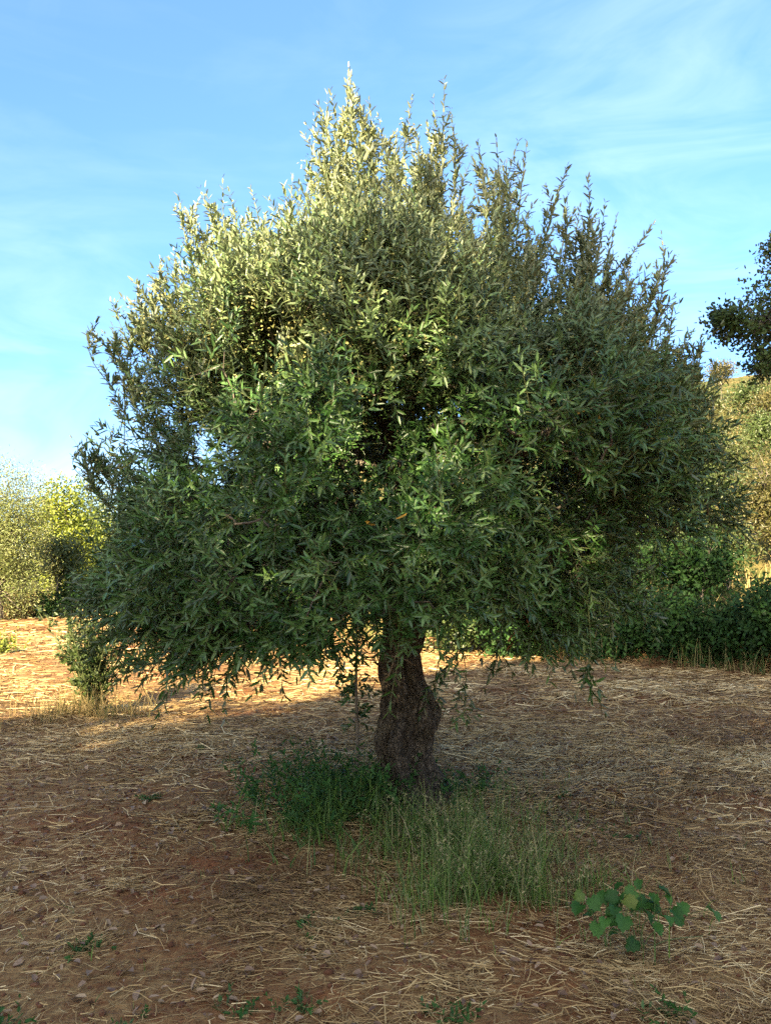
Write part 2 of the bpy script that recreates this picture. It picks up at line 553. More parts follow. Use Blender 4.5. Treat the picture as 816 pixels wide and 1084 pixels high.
def straw_density(x, y):
    d = 0.13 + 0.95 * sstep(0.44, 0.66, 0.6 * n2(x, y, 0.9, 21) + 0.4 * n2(x, y, 3.2, 5))
    d += 0.5 * sstep(5.0, 7.0, y) + 0.25 * sstep(0.2, 1.5, x)
    d *= 1 - 0.35 * sstep(8.2, 9.3, y) * (1 - sstep(-1.5, 1.5, x))      # swept bare strip to the left
    return np.clip(d / 1.4, 0.05, 1)


bag = Bag()
for (d0, d1, cnt, l0, l1, w0, w1) in ((2.1, 4.6, 150000, 0.025, 0.16, 0.0014, 0.0034), (4.6, 8.0, 80000, 0.05, 0.22, 0.003, 0.0065), (8.0, 15.0, 60000, 0.08, 0.3, 0.006, 0.013), (15.0, 24.0, 26000, 0.12, 0.4, 0.012, 0.028)):
    yy = np.sqrt(R.uniform(d0 ** 2, d1 ** 2, cnt))
    xx = R.uniform(-0.62, 0.62, cnt) * (yy + 0.6)
    k = (R.random(cnt) < straw_density(xx, yy)) & (slope_s(xx, yy) < 0.6)
    xx, yy = xx[k], yy[k]
    m_ = len(xx)
    L = l0 + (l1 - l0) * R.random(m_) ** 2.2
    long_ = R.random(m_) < 0.02
    L = np.where(long_, L * 1.6 + 0.13, L)
    az = np.where(R.random(m_) < 0.45, R.normal(0.25, 0.5, m_), R.uniform(0, PI, m_)) + 1.2 * (n2(xx, yy, 0.7, 31) - 0.5)
    b = np.stack([xx, yy, np.zeros(m_)], -1)
    heap = 0.016 + 0.04 * n2(xx, yy, 2.2, 14) ** 2
    V, q, per = ribbons(b, az, L, R.uniform(w0, w1, m_), R.normal(0, 0.09, m_) * L, R.uniform(0.001, 1, m_) ** 2 * heap + 0.002, R.normal(0, 0.10, m_))
    tint = np.clip(0.36 + 0.30 * R.normal(size=m_) + 0.9 * (n2(xx, yy, 1.3, 41) - 0.5) + np.where(long_, 0.25, 0), 0, 1)
    bag.add(V, q, tint, per=per)
o = bag.build('straw', M['straw'])
tag(o, 'dry cut straw strewn over the red soil', 'straw', kind='stuff')

# fallen leaves and scraps
m_ = 4000
yy = np.sqrt(R.uniform(2.1 ** 2, 8 ** 2, m_)); xx = R.uniform(-0.6, 0.6, m_) * (yy + 0.5)
d = nrm(np.stack([R.normal(size=m_), R.normal(size=m_), R.normal(0, 0.25, m_)], -1))
nn = nrm(np.stack([R.normal(0, 0.35, m_), R.normal(0, 0.35, m_), np.ones(m_)], -1))
bs = np.stack([xx, yy, ground(xx, yy) + R.uniform(0.008, 0.028, m_)], -1)
L = R.uniform(0.018, 0.05, m_)
V, q = leaves_np(bs, d, nn, L, L * R.uniform(0.3, 0.65, m_), 0.5, 0.15)
bag = Bag(); bag.add(V, q, R.random(m_) ** 1.6)
tag(bag.build('leaf_litter', M['dead_leaf']), 'dry fallen leaf scraps among the straw', 'leaf litter', kind='stuff')

# crumbs of red earth and small stones
ico_v = np.array([[0, 0, 1], [0.89, 0, 0.45], [0.28, 0.85, 0.45], [-0.72, 0.53, 0.45], [-0.72, -0.53, 0.45], [0.28, -0.85, 0.45],
                  [0.72, 0.53, -0.45], [-0.28, 0.85, -0.45], [-0.89, 0, -0.45], [-0.28, -0.85, -0.45], [0.72, -0.53, -0.45], [0, 0, -1]])
ico_f = np.array([[0, 1, 2], [0, 2, 3], [0, 3, 4], [0, 4, 5], [0, 5, 1], [1, 6, 2], [2, 7, 3], [3, 8, 4], [4, 9, 5], [5, 10, 1],
                  [6, 7, 2], [7, 8, 3], [8, 9, 4], [9, 10, 5], [10, 6, 1], [11, 7, 6], [11, 8, 7], [11, 9, 8], [11, 10, 9], [11, 6, 10]])


def pebbles(cnt, r0, r1, name, mat, ymax):
    yy = np.sqrt(R.uniform(2.1 ** 2, ymax ** 2, cnt)); xx = R.uniform(-0.6, 0.6, cnt) * (yy + 0.5)
    r = r0 + (r1 - r0) * R.random(cnt) ** 3
    sc = r[:, None, None] * R.uniform(0.7, 1.25, (cnt, 1, 3)) * np.array([1, 1, 0.7])
    V = ico_v[None] * sc * R.uniform(0.75, 1.15, (cnt, 12, 1))
    V = V + np.stack([xx, yy, ground(xx, yy) + r * 0.15], -1)[:, None]
    f = (np.arange(cnt)[:, None, None] * 12 + ico_f[None]).reshape(-1, 3)
    return mesh_np(name, V.reshape(-1, 3), None, f, mat, None, np.zeros(cnt * 12))


M['clod'] = simple_mat('clod', [(0.3, (0.08, 0.033, 0.015)), (0.7, (0.17, 0.075, 0.035))], scale=2.5)
tag(pebbles(9000, 0.004, 0.020, 'soil_clods', M['clod'], 7.5), 'loose crumbs of red earth on the field', 'soil crumbs', kind='stuff')
tag(pebbles(30, 0.006, 0.022, 'gravel', M['stone'], 8), 'small pale stones scattered on the soil', 'gravel', kind='stuff')


# ------------------------------------------------------------------ grass
def blades(bag, x, y, h, w, lean, tint, seg=3, az=None, z=None):
    Nn = len(x)
    az = R.uniform(0, 2 * PI, Nn) if az is None else az
    z = ground(x, y) - 0.01 if z is None else z
    t = np.linspace(0, 1, seg + 1)
    out = np.stack([np.cos(az), np.sin(az), np.zeros(Nn)], -1)
    P = np.stack([x, y, z], -1)[:, None] + out[:, None] * ((lean * h)[:, None] * t ** 2)[..., None]
    P[..., 2] += h[:, None] * (t - 0.35 * np.minimum(lean, 1.6)[:, None] * t ** 2.5)
    fa = R.uniform(0, 2 * PI, Nn)
    s = np.stack([np.cos(fa), np.sin(fa), np.zeros(Nn)], -1)
    ww = w[:, None] * np.array([1.0, 0.9, 0.65, 0.12])[None] * 0.5 if seg == 3 else w[:, None] * np.linspace(1, 0.12, seg + 1)[None] * 0.5
    A = P - s[:, None] * ww[..., None]
    B = P + s[:, None] * ww[..., None]
    V = np.stack([A, B], 2).reshape(-1, 3)
    k = np.arange(Nn)[:, None, None] * (seg + 1) * 2
    j = np.arange(seg)[None, :, None] * 2
    q = (k + j + np.array([0, 1, 3, 2])[None, None]).reshape(-1, 4)
    bag.add(V, q, tint, per=(seg + 1) * 2)
    return P[:, -1], nrm(P[:, -1] - P[:, -2])


def gauss_patch(cnt, cx, cy, sx, sy):
    x, y = R.normal(cx, sx, cnt), R.normal(cy, sy, cnt)
    k = R.random(cnt) < 0.12 + sstep(0.42, 0.62, n2(x, y, 6.0, 71))
    src = np.flatnonzero(k)
    src = R.choice(src, cnt)
    return x[src] + R.normal(0, 0.012, cnt), y[src] + R.normal(0, 0.012, cnt)


bag = Bag()
# wild oats in front and right of the trunk
tips = []
for (cnt, cx, cy, sx, sy, h0, h1) in ((1400, 0.40, 4.05, 0.22, 0.28, 0.12, 0.40), (800, 0.60, 3.8, 0.25, 0.22, 0.06, 0.27), (550, 0.58, 4.8, 0.24, 0.3, 0.06, 0.2),
                                     (350, 0.12, 4.35, 0.2, 0.14, 0.06, 0.17), (450, 1.0, 4.4, 0.38, 0.45, 0.04, 0.15)):
    x, y = gauss_patch(cnt, cx, cy, sx, sy)
    h = R.uniform(h0, h1, cnt)
    tint = np.clip(R.normal(0.58, 0.27, cnt), 0, 1)
    tp, td = blades(bag, x, y, h, R.uniform(0.0025, 0.006, cnt), np.abs(R.normal(0.35, 0.45, cnt)), tint)
    pick = R.random(cnt) < 0.16
    tips.append((tp[pick], td[pick]))
# drooping oat spikelets
for tp, td in tips:
    for r_ in range(4):
        mm = len(tp)
        b = tp - td * (0.018 * r_) + R.normal(0, 0.006, (mm, 3))
        dd = td * 0.2 + np.stack([R.normal(0, 0.6, mm), R.normal(0, 0.6, mm), -np.ones(mm) * 0.7], -1)
        V, q = leaves_np(b, dd, rand_unit(mm), 0.020, 0.005, 0.3, 0.0)
        bag.add(V, q, np.clip(R.normal(0.95, 0.05, mm), 0, 1))
# long-bladed dark grass left of the trunk
for (cnt, cx, cy, sx, sy, h0, h1) in ((650, -0.34, 4.95, 0.2, 0.28, 0.12, 0.34), (400, -0.22, 4.55, 0.2, 0.18, 0.08, 0.22), (250, -0.45, 5.0, 0.22, 0.3, 0.06, 0.18)):
    x, y = gauss_patch(cnt, cx, cy, sx, sy)
    blades(bag, x, y, R.uniform(h0, h1, cnt), R.uniform(0.005, 0.011, cnt), np.abs(R.normal(0.6, 0.4, cnt)), np.clip(R.normal(0.4, 0.22, cnt), 0, 0.9))
# thin spread of low green grass over the field
cnt = 5200
y = np.sqrt(R.uniform(2.2 ** 2, 12 ** 2, cnt)); x = R.uniform(-0.6, 0.6, cnt) * (y + 0.5)
k = R.random(cnt) < sstep(0.55, 0.8, n2(x, y, 1.1, 55)) * 0.8 + 0.04
x, y = x[k], y[k]
blades(bag, x, y, R.uniform(0.02, 0.09, len(x)), R.uniform(0.002, 0.005, len(x)), np.abs(R.normal(0.7, 0.5, len(x))), np.clip(R.normal(0.45, 0.25, len(x)), 0, 1))
# a few upright stalks before the seedling vine
for dx in (-0.03, 0.0, 0.045, 0.10):
    blades(bag, np.array([1.0 + dx]), np.array([3.12]), np.array([0.3]), np.array([0.005]), np.array([0.08]), np.array([0.4]))
tag(bag.build('grass', M['grass_blade']), 'green wild oats and grass growing round the foot of the olive trunk', 'grass', kind='stuff')

# broad-leaved weeds left of the trunk (nettles, brambles)
bag = Bag()
ns = 120
x, y = gauss_patch(ns, -0.38, 5.0, 0.24, 0.24)
p0 = np.stack([x, y, ground(x, y)], -1)
dd = np.stack([R.normal(-0.1, 0.4, ns), R.normal(-0.1, 0.4, ns), np.ones(ns)], -1)
shoot_leaves(bag, p0, dd, R.uniform(0.15, 0.46, ns), R.normal(-0.4, 0.3, ns), 8, 0.058, ang0=1.3, ang1=0.8, up=0.7, ratio=0.30)
ns = 40
x, y = gauss_patch(ns, 0.55, 5.25, 0.16, 0.2)
p0 = np.stack([x, y, ground(x, y)], -1)
dd = np.stack([R.normal(0, 0.5, ns), R.normal(0, 0.5, ns), np.ones(ns)], -1)
shoot_leaves(bag, p0, dd, R.uniform(0.1, 0.24, ns), R.normal(-0.4, 0.3, ns), 6, 0.04, ang0=1.3, ang1=0.8, up=0.9, ratio=0.45)
tag(bag.build('weeds', M['weed_leaf']), 'dark green leafy weeds crowding the left foot of the olive trunk', 'weeds', kind='stuff')

# dry and green tall grass along the bank, the hillside and the far field edge
bag = Bag()
def bank_grass(cnt, fx, fy, h0, h1, w0, w1, mean, sd, cond=None):
    x = R.uniform(*fx, cnt); y = R.uniform(*fy, cnt)
    dens = sstep(0.35, 0.6, n2(x, y, 0.7, 61))
    k = R.random(cnt) < dens
    if cond is not None:
        k &= cond(x, y)
    x, y = x[k], y[k]
    blades(bag, x, y, R.uniform(h0, h1, len(x)), R.uniform(w0, w1, len(x)), np.abs(R.normal(0.35, 0.3, len(x))), np.clip(R.normal(mean, sd, len(x)), 0, 1))
bank_grass(16000, (-1, 9), (10.5, 18), 0.15, 0.6, 0.006, 0.014, 0.88, 0.22, lambda x, y: (slope_s(x, y) > -0.25) & (slope_s(x, y) < 2.2))
bank_grass(22000, (2, 22), (13, 34), 0.2, 0.7, 0.012, 0.03, 0.68, 0.33, lambda x, y: (slope_s(x, y) > 1.8))
bank_grass(12000, (-18, 3), (22.5, 30), 0.15, 0.6, 0.015, 0.035, 0.5, 0.3)
x, y = gauss_patch(900, -3.15, 8.15, 0.30, 0.18)
blades(bag, x, y, R.uniform(0.08, 0.42, 900), R.uniform(0.003, 0.007, 900), np.abs(R.normal(0.5, 0.3, 900)), np.clip(R.normal(0.45, 0.3, 900), 0, 1))
tag(bag.build('dry_grass', M['dry_blade']), 'tall straw coloured grass on the bank, hillside and field edge', 'dry grass', kind='stuff')


# ------------------------------------------------------------------ the olive tree
BX, BY = 0.13, 5.1
olive = thing('olive_tree', 'large bushy olive tree with gnarled dark trunk and pale upright top shoots', 'olive tree', (BX, BY, 0))

# trunk: rings with knobs and fluting
nz, na = 170, 120
zs = np.linspace(-0.12, 1.62, nz)
ctrl_z = np.array([-0.12, 0.0, 0.10, 0.20, 0.32, 0.48, 0.60, 0.75, 0.95, 1.15, 1.35, 1.62])
ctrl_r = np.array([0.40, 0.30, 0.235, 0.19, 0.155, 0.148, 0.152, 0.135, 0.122, 0.125, 0.14, 0.11])
ctrl_x = np.array([0.03, 0.02, 0.01, 0.00, -0.02, -0.02, -0.015, -0.01, -0.04, -0.03, -0.01, 0.0])
ctrl_y = np.array([0.0, 0.0, 0.0, 0.0, 0.01, 0.02, 0.02, 0.0, -0.01, 0.0, 0.02, 0.03])
rr = np.interp(zs, ctrl_z, ctrl_r); cx = np.interp(zs, ctrl_z, ctrl_x); cy = np.interp(zs, ctrl_z, ctrl_y)
kern = np.hanning(15); kern /= kern.sum()
def sm(a): return np.convolve(np.pad(a, 7, 'edge'), kern, 'valid')
rr, cx, cy = sm(rr), sm(cx), sm(cy)
th = np.linspace(0, 2 * PI, na, endpoint=False)
TH, ZZ = np.meshgrid(th, zs)
dirx, diry = np.cos(TH), np.sin(TH)
tw = TH + 0.5 * ZZ
flut = 0.10 * np.sin(3 * tw + 0.6) + 0.07 * np.sin(5 * tw + 2.0) + 0.05 * np.sin(8 * tw + 1.0)
rad = rr[:, None] * (1 + flut * (0.45 + 1.1 * np.exp(-np.maximum(ZZ, 0) / 0.25)))
pn = np.stack([dirx * 2.2, diry * 2.2, ZZ * 3.0], -1)
rad += 0.075 * (vnoise(pn * 1.5 + 5) - 0.5) + 0.05 * (vnoise(pn * 3.2 + 9) - 0.5) + 0.040 * (vnoise(np.stack([dirx * 14, diry * 14, ZZ * 9], -1)) - 0.5)
PX = BX + cx[:, None] + dirx * rad; PY = BY + cy[:, None] + diry * rad; PZ = ZZ.copy()
P3 = np.stack([PX, PY, PZ], -1)
for (kx, ky, kz, kr, amp) in ((BX + 0.15, BY - 0.07, 0.60, 0.13, 0.075), (BX + 0.13, BY - 0.13, 0.52, 0.07, 0.05), (BX - 0.15, BY - 0.13, 0.40, 0.09, 0.045), (BX - 0.05, BY - 0.19, 0.47, 0.07, 0.035),
                         (BX - 0.10, BY - 0.14, 0.75, 0.09, 0.03), (BX + 0.20, BY - 0.16, 0.06, 0.16, 0.12), (BX - 0.02, BY - 0.2, 0.92, 0.06, 0.03), (BX - 0.2, BY - 0.12, 0.04, 0.15, 0.09),
                         (BX + 0.05, BY - 0.17, 0.30, 0.06, -0.035), (BX - 0.04, BY - 0.17, 0.62, 0.05, -0.04)):
    dd = np.linalg.norm(P3 - np.array([kx, ky, kz]), axis=-1)
    w = np.exp(-(dd / kr) ** 2) * amp
    P3[..., 0] += dirx * w; P3[..., 1] += diry * w
idx = np.arange(nz * na).reshape(nz, na)
Q = np.stack([idx[:-1], np.roll(idx, -1, 1)[:-1], np.roll(idx, -1, 1)[1:], idx[1:]], -1).reshape(-1, 4)
trunk = mesh_np('trunk', P3.reshape(-1, 3), Q, None, M['bark'], olive, smooth=True)
trunk['_o'] = olive['_o']


def limb_mesh(pts, r0, r1, nseg=40, sides=18, name='limb', parent=trunk):
    P = spline(pts, nseg)
    P = P + 0.03 * (np.stack([vnoise(P * 3 + s) for s in (1, 7, 13)], -1) - 0.5)
    t = np.linspace(0, 1, nseg)
    r = (r0 + (r1 - r0) * t ** 0.75) * (1 + 0.14 * (vnoise(P * 7) - 0.5))
    V, q = tubes([P], [r], sides)
    nn = (vnoise(V * 14) - 0.5)[:, None]
    cen = np.repeat(P, sides, 0)
    V = cen + (V - cen) * (1 + 0.25 * nn)
    mesh_np(name, V, q, None, M['bark'], parent, smooth=True)
    return P


H = np.array([BX - 0.02, BY + 0.02, 1.40])
limb_pts = [
    ([H + [0.06, 0, -0.12], [0.50, 5.0, 1.36], [0.95, 4.85, 1.55], [1.55, 4.7, 2.1]], 0.095, 0.02),
    ([H + [0.05, 0.02, 0], [0.42, 5.35, 1.75], [1.0, 5.7, 2.1], [1.5, 6.2, 2.6]], 0.09, 0.02),
    ([H + [-0.05, 0, -0.05], [-0.35, 5.05, 1.62], [-0.95, 4.9, 1.8], [-1.55, 4.8, 2.1]], 0.095, 0.02),
    ([H + [-0.05, 0.03, 0], [-0.3, 5.4, 1.85], [-0.8, 5.9, 2.3], [-1.2, 6.3, 2.7]], 0.085, 0.02),
    ([H + [-0.03, -0.06, 0], [-0.15, 4.65, 1.75], [-0.45, 4.1, 2.05], [-0.7, 3.6, 2.2]], 0.08, 0.018),
    ([H + [0.03, -0.06, 0], [0.35, 4.65, 1.8], [0.65, 4.2, 2.1], [0.95, 3.75, 2.3]], 0.08, 0.018),
    ([H + [0.0, 0.0, 0.1], [0.05, 5.05, 2.1], [-0.05, 5.0, 2.8], [-0.15, 5.0, 3.7]], 0.10, 0.02),
    ([H + [-0.03, 0.0, 0.05], [-0.3, 5.0, 2.0], [-0.7, 4.95, 2.6], [-0.95, 4.95, 3.3]], 0.085, 0.018),
    ([H + [0.04, 0.0, 0.05], [0.4, 5.1, 2.05], [0.75, 5.1, 2.7], [1.0, 5.1, 3.4]], 0.085, 0.018),
    ([H + [0.0, 0.05, 0.1], [0.1, 5.5, 2.1], [0.2, 5.9, 2.8], [0.2, 6.1, 3.4]], 0.08, 0.018),
    ([H + [0.0, -0.04, 0.1], [0.1, 4.8, 2.0], [0.15, 4.4, 2.6], [0.2, 4.2, 3.2]], 0.075, 0.018),
]
nodes = []
node_lvl = []
for pts, r0, r1 in limb_pts:
    P = limb_mesh(pts, r0, r1)
    nodes.append(P[8:])
nodes = np.concatenate(nodes)

# crown envelope: half widths left / right / depth and by height
ez = np.array([1.00, 1.15, 1.35, 1.60, 2.00, 2.40, 2.80, 3.20, 3.60, 4.00, 4.30])
exl = np.array([1.45, 1.72, 1.85, 1.88, 1.74, 1.60, 1.18, 0.80, 0.52, 0.45, 0.30])
exr = np.array([0.80, 1.05, 1.40, 1.82, 2.18, 2.12, 1.52, 1.0, 0.78, 0.50, 0.30])
eyd = np.array([1.40, 1.60, 1.72, 1.80, 1.80, 1.70, 1.50, 1.20, 0.85, 0.50, 0.30])
CXc, CYc = 0.0, 5.12


def env_point(z, phi, rho):
    xl = np.interp(z, ez, exl); xr = np.interp(z, ez, exr); yd = np.interp(z, ez, eyd)
    c, s = np.cos(phi), np.sin(phi)
    rx = np.where(c < 0, xl, xr)
    # lumpy outline
    lump = 0.86 + 0.30 * vnoise(np.stack([c * 2.3 + 3, s * 2.3 + 8, z * 1.7], -1))
    return np.stack([CXc + c * rx * rho * lump, CYc + s * yd * rho * lump, z], -1)


NC = 3300
z = 1.05 + (3.3 - 1.05) * R.beta(1.05, 1.3, NC * 4)
phi = R.uniform(0, 2 * PI, NC * 4)
rho = 0.25 + 0.75 * R.random(NC * 4) ** 0.5
cl = env_point(z, phi, rho)
# underside stays hollow near the trunk
low = 1.17 + 0.30 * (1 - rho) - 0.13 * sstep(0.2, -0.1, cl[:, 0]) * sstep(-1.5, -1.0, cl[:, 0]) + 0.17 * np.exp(-((cl[:, 0] - 0.45) / 0.4) ** 2) * (cl[:, 1] < 5.4) + 0.22 * (vnoise(cl * 3.7 + 17) - 0.4) + 0.30 * sstep(-1.2, -1.8, cl[:, 0]) + 0.25 * (vnoise(np.stack([np.cos(phi) * 2, np.sin(phi) * 2, rho * 0], -1)) - 0.5)
# a window onto the trunk below right of it
keep = z > low
keep &= ((vnoise(cl * 2.3 + 11) * 0.6 + vnoise(cl * 4.6 + 3) * 0.4) > 0.53 + 0.03 * ((cl[:, 0] < -0.9) & (z > 2.1)) - 0.09 * (z < 1.5)) | ((rho < 0.55) & (R.random(len(rho)) < 0.35))
cl, rho, phi = cl[keep][:NC], rho[keep][:NC], phi[keep][:NC]

# grow: connect every cluster to the nearest piece of the tree nearer to the crown's heart
heart = np.array([BX, BY, 1.6])
order = np.argsort(np.linalg.norm((cl - heart) * [1, 1, 0.8], axis=1))
cap = len(nodes) + NC * 4 + 10
ND = np.empty((cap, 3)); ND[:len(nodes)] = nodes
nn_ = len(nodes)
par = np.full(cap, -1)
weight = np.zeros(cap)
paths = []
hd = np.empty(cap); hd[:nn_] = np.linalg.norm(nodes - heart, axis=1)
outdir = np.zeros_like(cl)
for i in order:
    p = cl[i]
    dh = np.linalg.norm(p - heart)
    d2 = np.linalg.norm(ND[:nn_] - p, axis=1) + np.where(hd[:nn_] > dh, 0.5, 0) + 0.25 * np.maximum(ND[:nn_, 2] - p[2], 0)
    j = int(np.argmin(d2))
    a = ND[j]
    mid1 = a + (p - a) * 0.35 + np.array([0, 0, 0.06]) * np.linalg.norm(p - a) + R.normal(0, 0.012, 3)
    mid2 = a + (p - a) * 0.7 + np.array([0, 0, 0.08]) * np.linalg.norm(p - a) + R.normal(0, 0.012, 3)
    ids = [nn_, nn_ + 1, nn_ + 2]
    prev = j
    for q_, id_ in zip((mid1, mid2, p), ids):
        ND[id_] = q_; par[id_] = prev; hd[id_] = np.linalg.norm(q_ - heart); prev = id_
    nn_ += 3
    paths.append((j, *ids))
    outdir[i] = p - mid1
for pth in reversed(paths):
    tot = weight[pth[3]] + 1
    for id_ in (pth[3], pth[2], pth[1]):
        weight[id_] = max(weight[id_], tot) if id_ == pth[3] else weight[id_] + tot
        tot = weight[id_]
    weight[pth[0]] += tot
tp_, tr_ = [], []
for pth in paths:
    pts = ND[list(pth)]
    wts = np.array([weight[pth[1]], weight[pth[1]], weight[pth[2]], weight[pth[3]]])
    tp_.append(pts)
    tr_.append(np.minimum(0.0022 * np.maximum(wts, 1) ** 0.45, 0.022))
V, q = tubes(tp_, tr_, 5)
br = mesh_np('branches', V, q, None, M['twig'], olive, smooth=True)

# leafy shoots
leaf_bag = Bag()
twig_paths, twig_r = [], []


def add_shoots(p0, d, L, curv, pairs, ll, tone, **kw):
    pos = shoot_leaves(leaf_bag, p0, d, L, curv, pairs, ll, tone, **kw)
    sel = np.linspace(0, pairs - 1, 4).astype(int)
    for k in range(len(p0)):
        P = np.vstack([p0[k], pos[k, sel]])
        twig_paths.append(P)
        twig_r.append(np.array([0.0022, 0.0019, 0.0015, 0.001, 0.0006]))
    return pos


def height_mix(p):
    """0 = hanging lower skirt, 1 = upright top growth"""
    rel = np.hypot(p[:, 0] / 2.0, (p[:, 1] - CYc) / 1.9)
    return sstep(2.2, 3.3, p[:, 2] + 0.25 * (1 - rel))


for rep in range(7):
    k = R.random(len(cl)) < (1.0 if rep < 4 else 0.75)
    p = cl[k] + R.normal(0, 0.042, (k.sum(), 3))
    nS = len(p)
    hm = height_mix(p)
    rad = nrm(np.stack([(p[:, 0] - CXc) / 2.0, (p[:, 1] - CYc) / 1.9, (p[:, 2] - 2.3) / 2.2], -1))
    d = rad * (1.0 - 0.55 * hm[:, None]) + rand_unit(nS) * 0.85
    d[:, 2] += 0.30 + 0.8 * hm
    curv = np.where(hm > 0.5, R.normal(0.25, 0.25, nS), R.normal(-0.12, 0.5, nS))
    L = R.uniform(0.10, 0.26, nS) * (1 + 0.5 * hm)
    tone = np.clip(hm * (0.5 + R.normal(0, 0.22, nS)), 0, 0.85)
    lower = hm < 0.35
    for sel, pairs, ll, up, rt in ((lower, 7, 0.059, 0.4, 0.225), (~lower, 10, 0.056, 0.15, 0.24)):
        add_shoots(p[sel], d[sel], L[sel], curv[sel], pairs, ll, tone[sel], up=up, ratio=rt, nb=rad[sel] * 0.7, start=0.3 if ll == 0.059 else 0.15, ang0=1.1, ang1=0.55)

# upright leaders along the top: tip points of the outline plus others inside and behind
spires = []
for (px, py, Yd, ln) in ((369, 72, 5.1, 1.5), (350, 98, 5.2, 1.2), (388, 118, 4.9, 1.1), (470, 84, 5.1, 1.45), (436, 104, 5.0, 1.3), (452, 130, 5.3, 1.2), (505, 150, 4.9, 1.2),
                         (548, 150, 5.2, 1.3), (525, 146, 5.0, 1.2), (600, 176, 5.1, 1.4), (622, 186, 5.3, 1.3), (640, 215, 5.0, 1.1), (690, 238, 5.1, 1.35), (700, 250, 5.3, 1.2),
                         (212, 200, 5.1, 1.2), (236, 188, 5.0, 1.3), (266, 200, 5.2, 1.1), (310, 188, 5.2, 1.3), (326, 198, 4.9, 1.2), (300, 222, 5.0, 1.0), (184, 265, 5.0, 0.8), (170, 280, 5.2, 0.8),
                         (130, 315, 5.1, 0.75), (120, 345, 5.0, 0.6), (150, 312, 5.2, 0.7), (712, 325, 5.1, 0.8), (728, 352, 5.2, 0.8), (742, 372, 5.2, 0.7), (665, 300, 4.9, 0.7), (575, 250, 4.8, 0.8),
                         (410, 160, 4.7, 1.0), (480, 215, 4.6, 0.8), (340, 215, 4.6, 0.8), (290, 275, 4.5, 0.7), (430, 240, 4.3, 0.8), (540, 240, 4.5, 0.9), (240, 270, 4.6, 0.8), (370, 270, 4.2, 0.7), (610, 290, 4.5, 0.7),
                         (345, 130, 5.5, 1.2), (420, 140, 5.7, 1.2), (500, 215, 5.8, 1.0), (290, 255, 5.7, 0.9), (555, 235, 5.8, 0.9), (640, 290, 5.7, 0.8), (225, 240, 5.6, 0.9),
                         (108, 470, 4.9, 0.5), (100, 455, 5.1, 0.5), (320, 300, 4.1, 0.6), (480, 300, 4.1, 0.6), (200, 330, 4.5, 0.6)):
    spires.append((at(px, py, Yd), ln))
sp_paths, sp_r = [], []
SP0, SD = [], []
for tip, ln in spires:
    lean = np.array([(0.15 - tip[0]) * 0.16, (5.1 - tip[1]) * 0.2, 0])
    side_p, side_d, side_l, side_t = [], [], [], []
    young_ = 0.2 + 0.8 * float(sstep(2.7, 3.8, tip[2]))
    for q_ in range(int(R.integers(6, 10))):
        if q_ == 0:
            e, l_ = tip, ln
        else:
            l_ = ln * R.uniform(0.45, 0.95)
            e = tip + np.array([R.normal(0, 0.085), R.normal(0, 0.10), -R.uniform(0.05, 0.55) * ln])
        b = e + lean * l_ + np.array([R.normal(0, 0.08) - (e[0] - tip[0]) * 0.8, R.normal(0, 0.08) - (e[1] - tip[1]) * 0.8, -l_])
        bow = np.array([R.normal(0, 0.06), R.normal(0, 0.06), 0])
        gap_ = R.uniform(0.020, 0.036); big_ = R.uniform(0.052, 0.070)
        P = spline([b, b + (e - b) * 0.4 + bow, b + (e - b) * 0.75 + bow * 0.8, e], 16)
        sp_paths.append(P); sp_r.append(np.linspace(0.006, 0.001, 16) * (0.55 + 0.45 * l_))
        # leaf pairs straight on the leader, in short stretches that follow its bend
        for i0, i1 in ((4, 8), (8, 12), (12, 15)):
            d_ = P[i1] - P[i0]
            L_ = float(np.linalg.norm(d_))
            shoot_leaves(leaf_bag, P[i0][None], d_[None], np.array([L_]), np.array([R.normal(0, 0.06)]), max(2, int(L_ / gap_)), big_ * (1.0 if i1 < 15 else 0.85), np.array([np.clip(0.5 + 0.12 * (i0 / 4) + R.normal(0, 0.12), 0.1, 1) * young_]),
                         ang0=0.8, ang1=0.65 if i1 < 15 else 0.4, up=0.0, ratio=0.26, start=0.05, jit=0.38)
        ns = int(R.uniform(7, 13) * l_)
        t = R.uniform(0.1, 0.72, ns)
        ii = t * 15
        i0 = np.minimum(ii.astype(int), 14)
        pp = P[i0] + (P[i0 + 1] - P[i0]) * (ii - i0)[:, None]
        az = R.uniform(0, 2 * PI, ns)
        side_p.append(pp); side_d.append(np.stack([np.cos(az), np.sin(az), R.uniform(0.5, 2.0, ns)], -1))
        side_l.append(R.uniform(0.06, 0.30, ns) * (1.1 - t)); side_t.append(np.clip(0.4 + 0.4 * t + R.normal(0, 0.15, ns), 0.05, 1) * young_)
    sp_ = np.concatenate(side_p); sd_ = np.concatenate(side_d)
    if len(sp_):
        add_shoots(sp_, sd_, np.concatenate(side_l), R.normal(0.3, 0.2, len(sp_)), 6, 0.06, np.concatenate(side_t), up=0.0, ratio=0.25, ang0=0.85, ang1=0.4)
        SP0.append(sp_); SD.append(sd_)
SP0 = np.concatenate(SP0); SD = np.concatenate(SD)

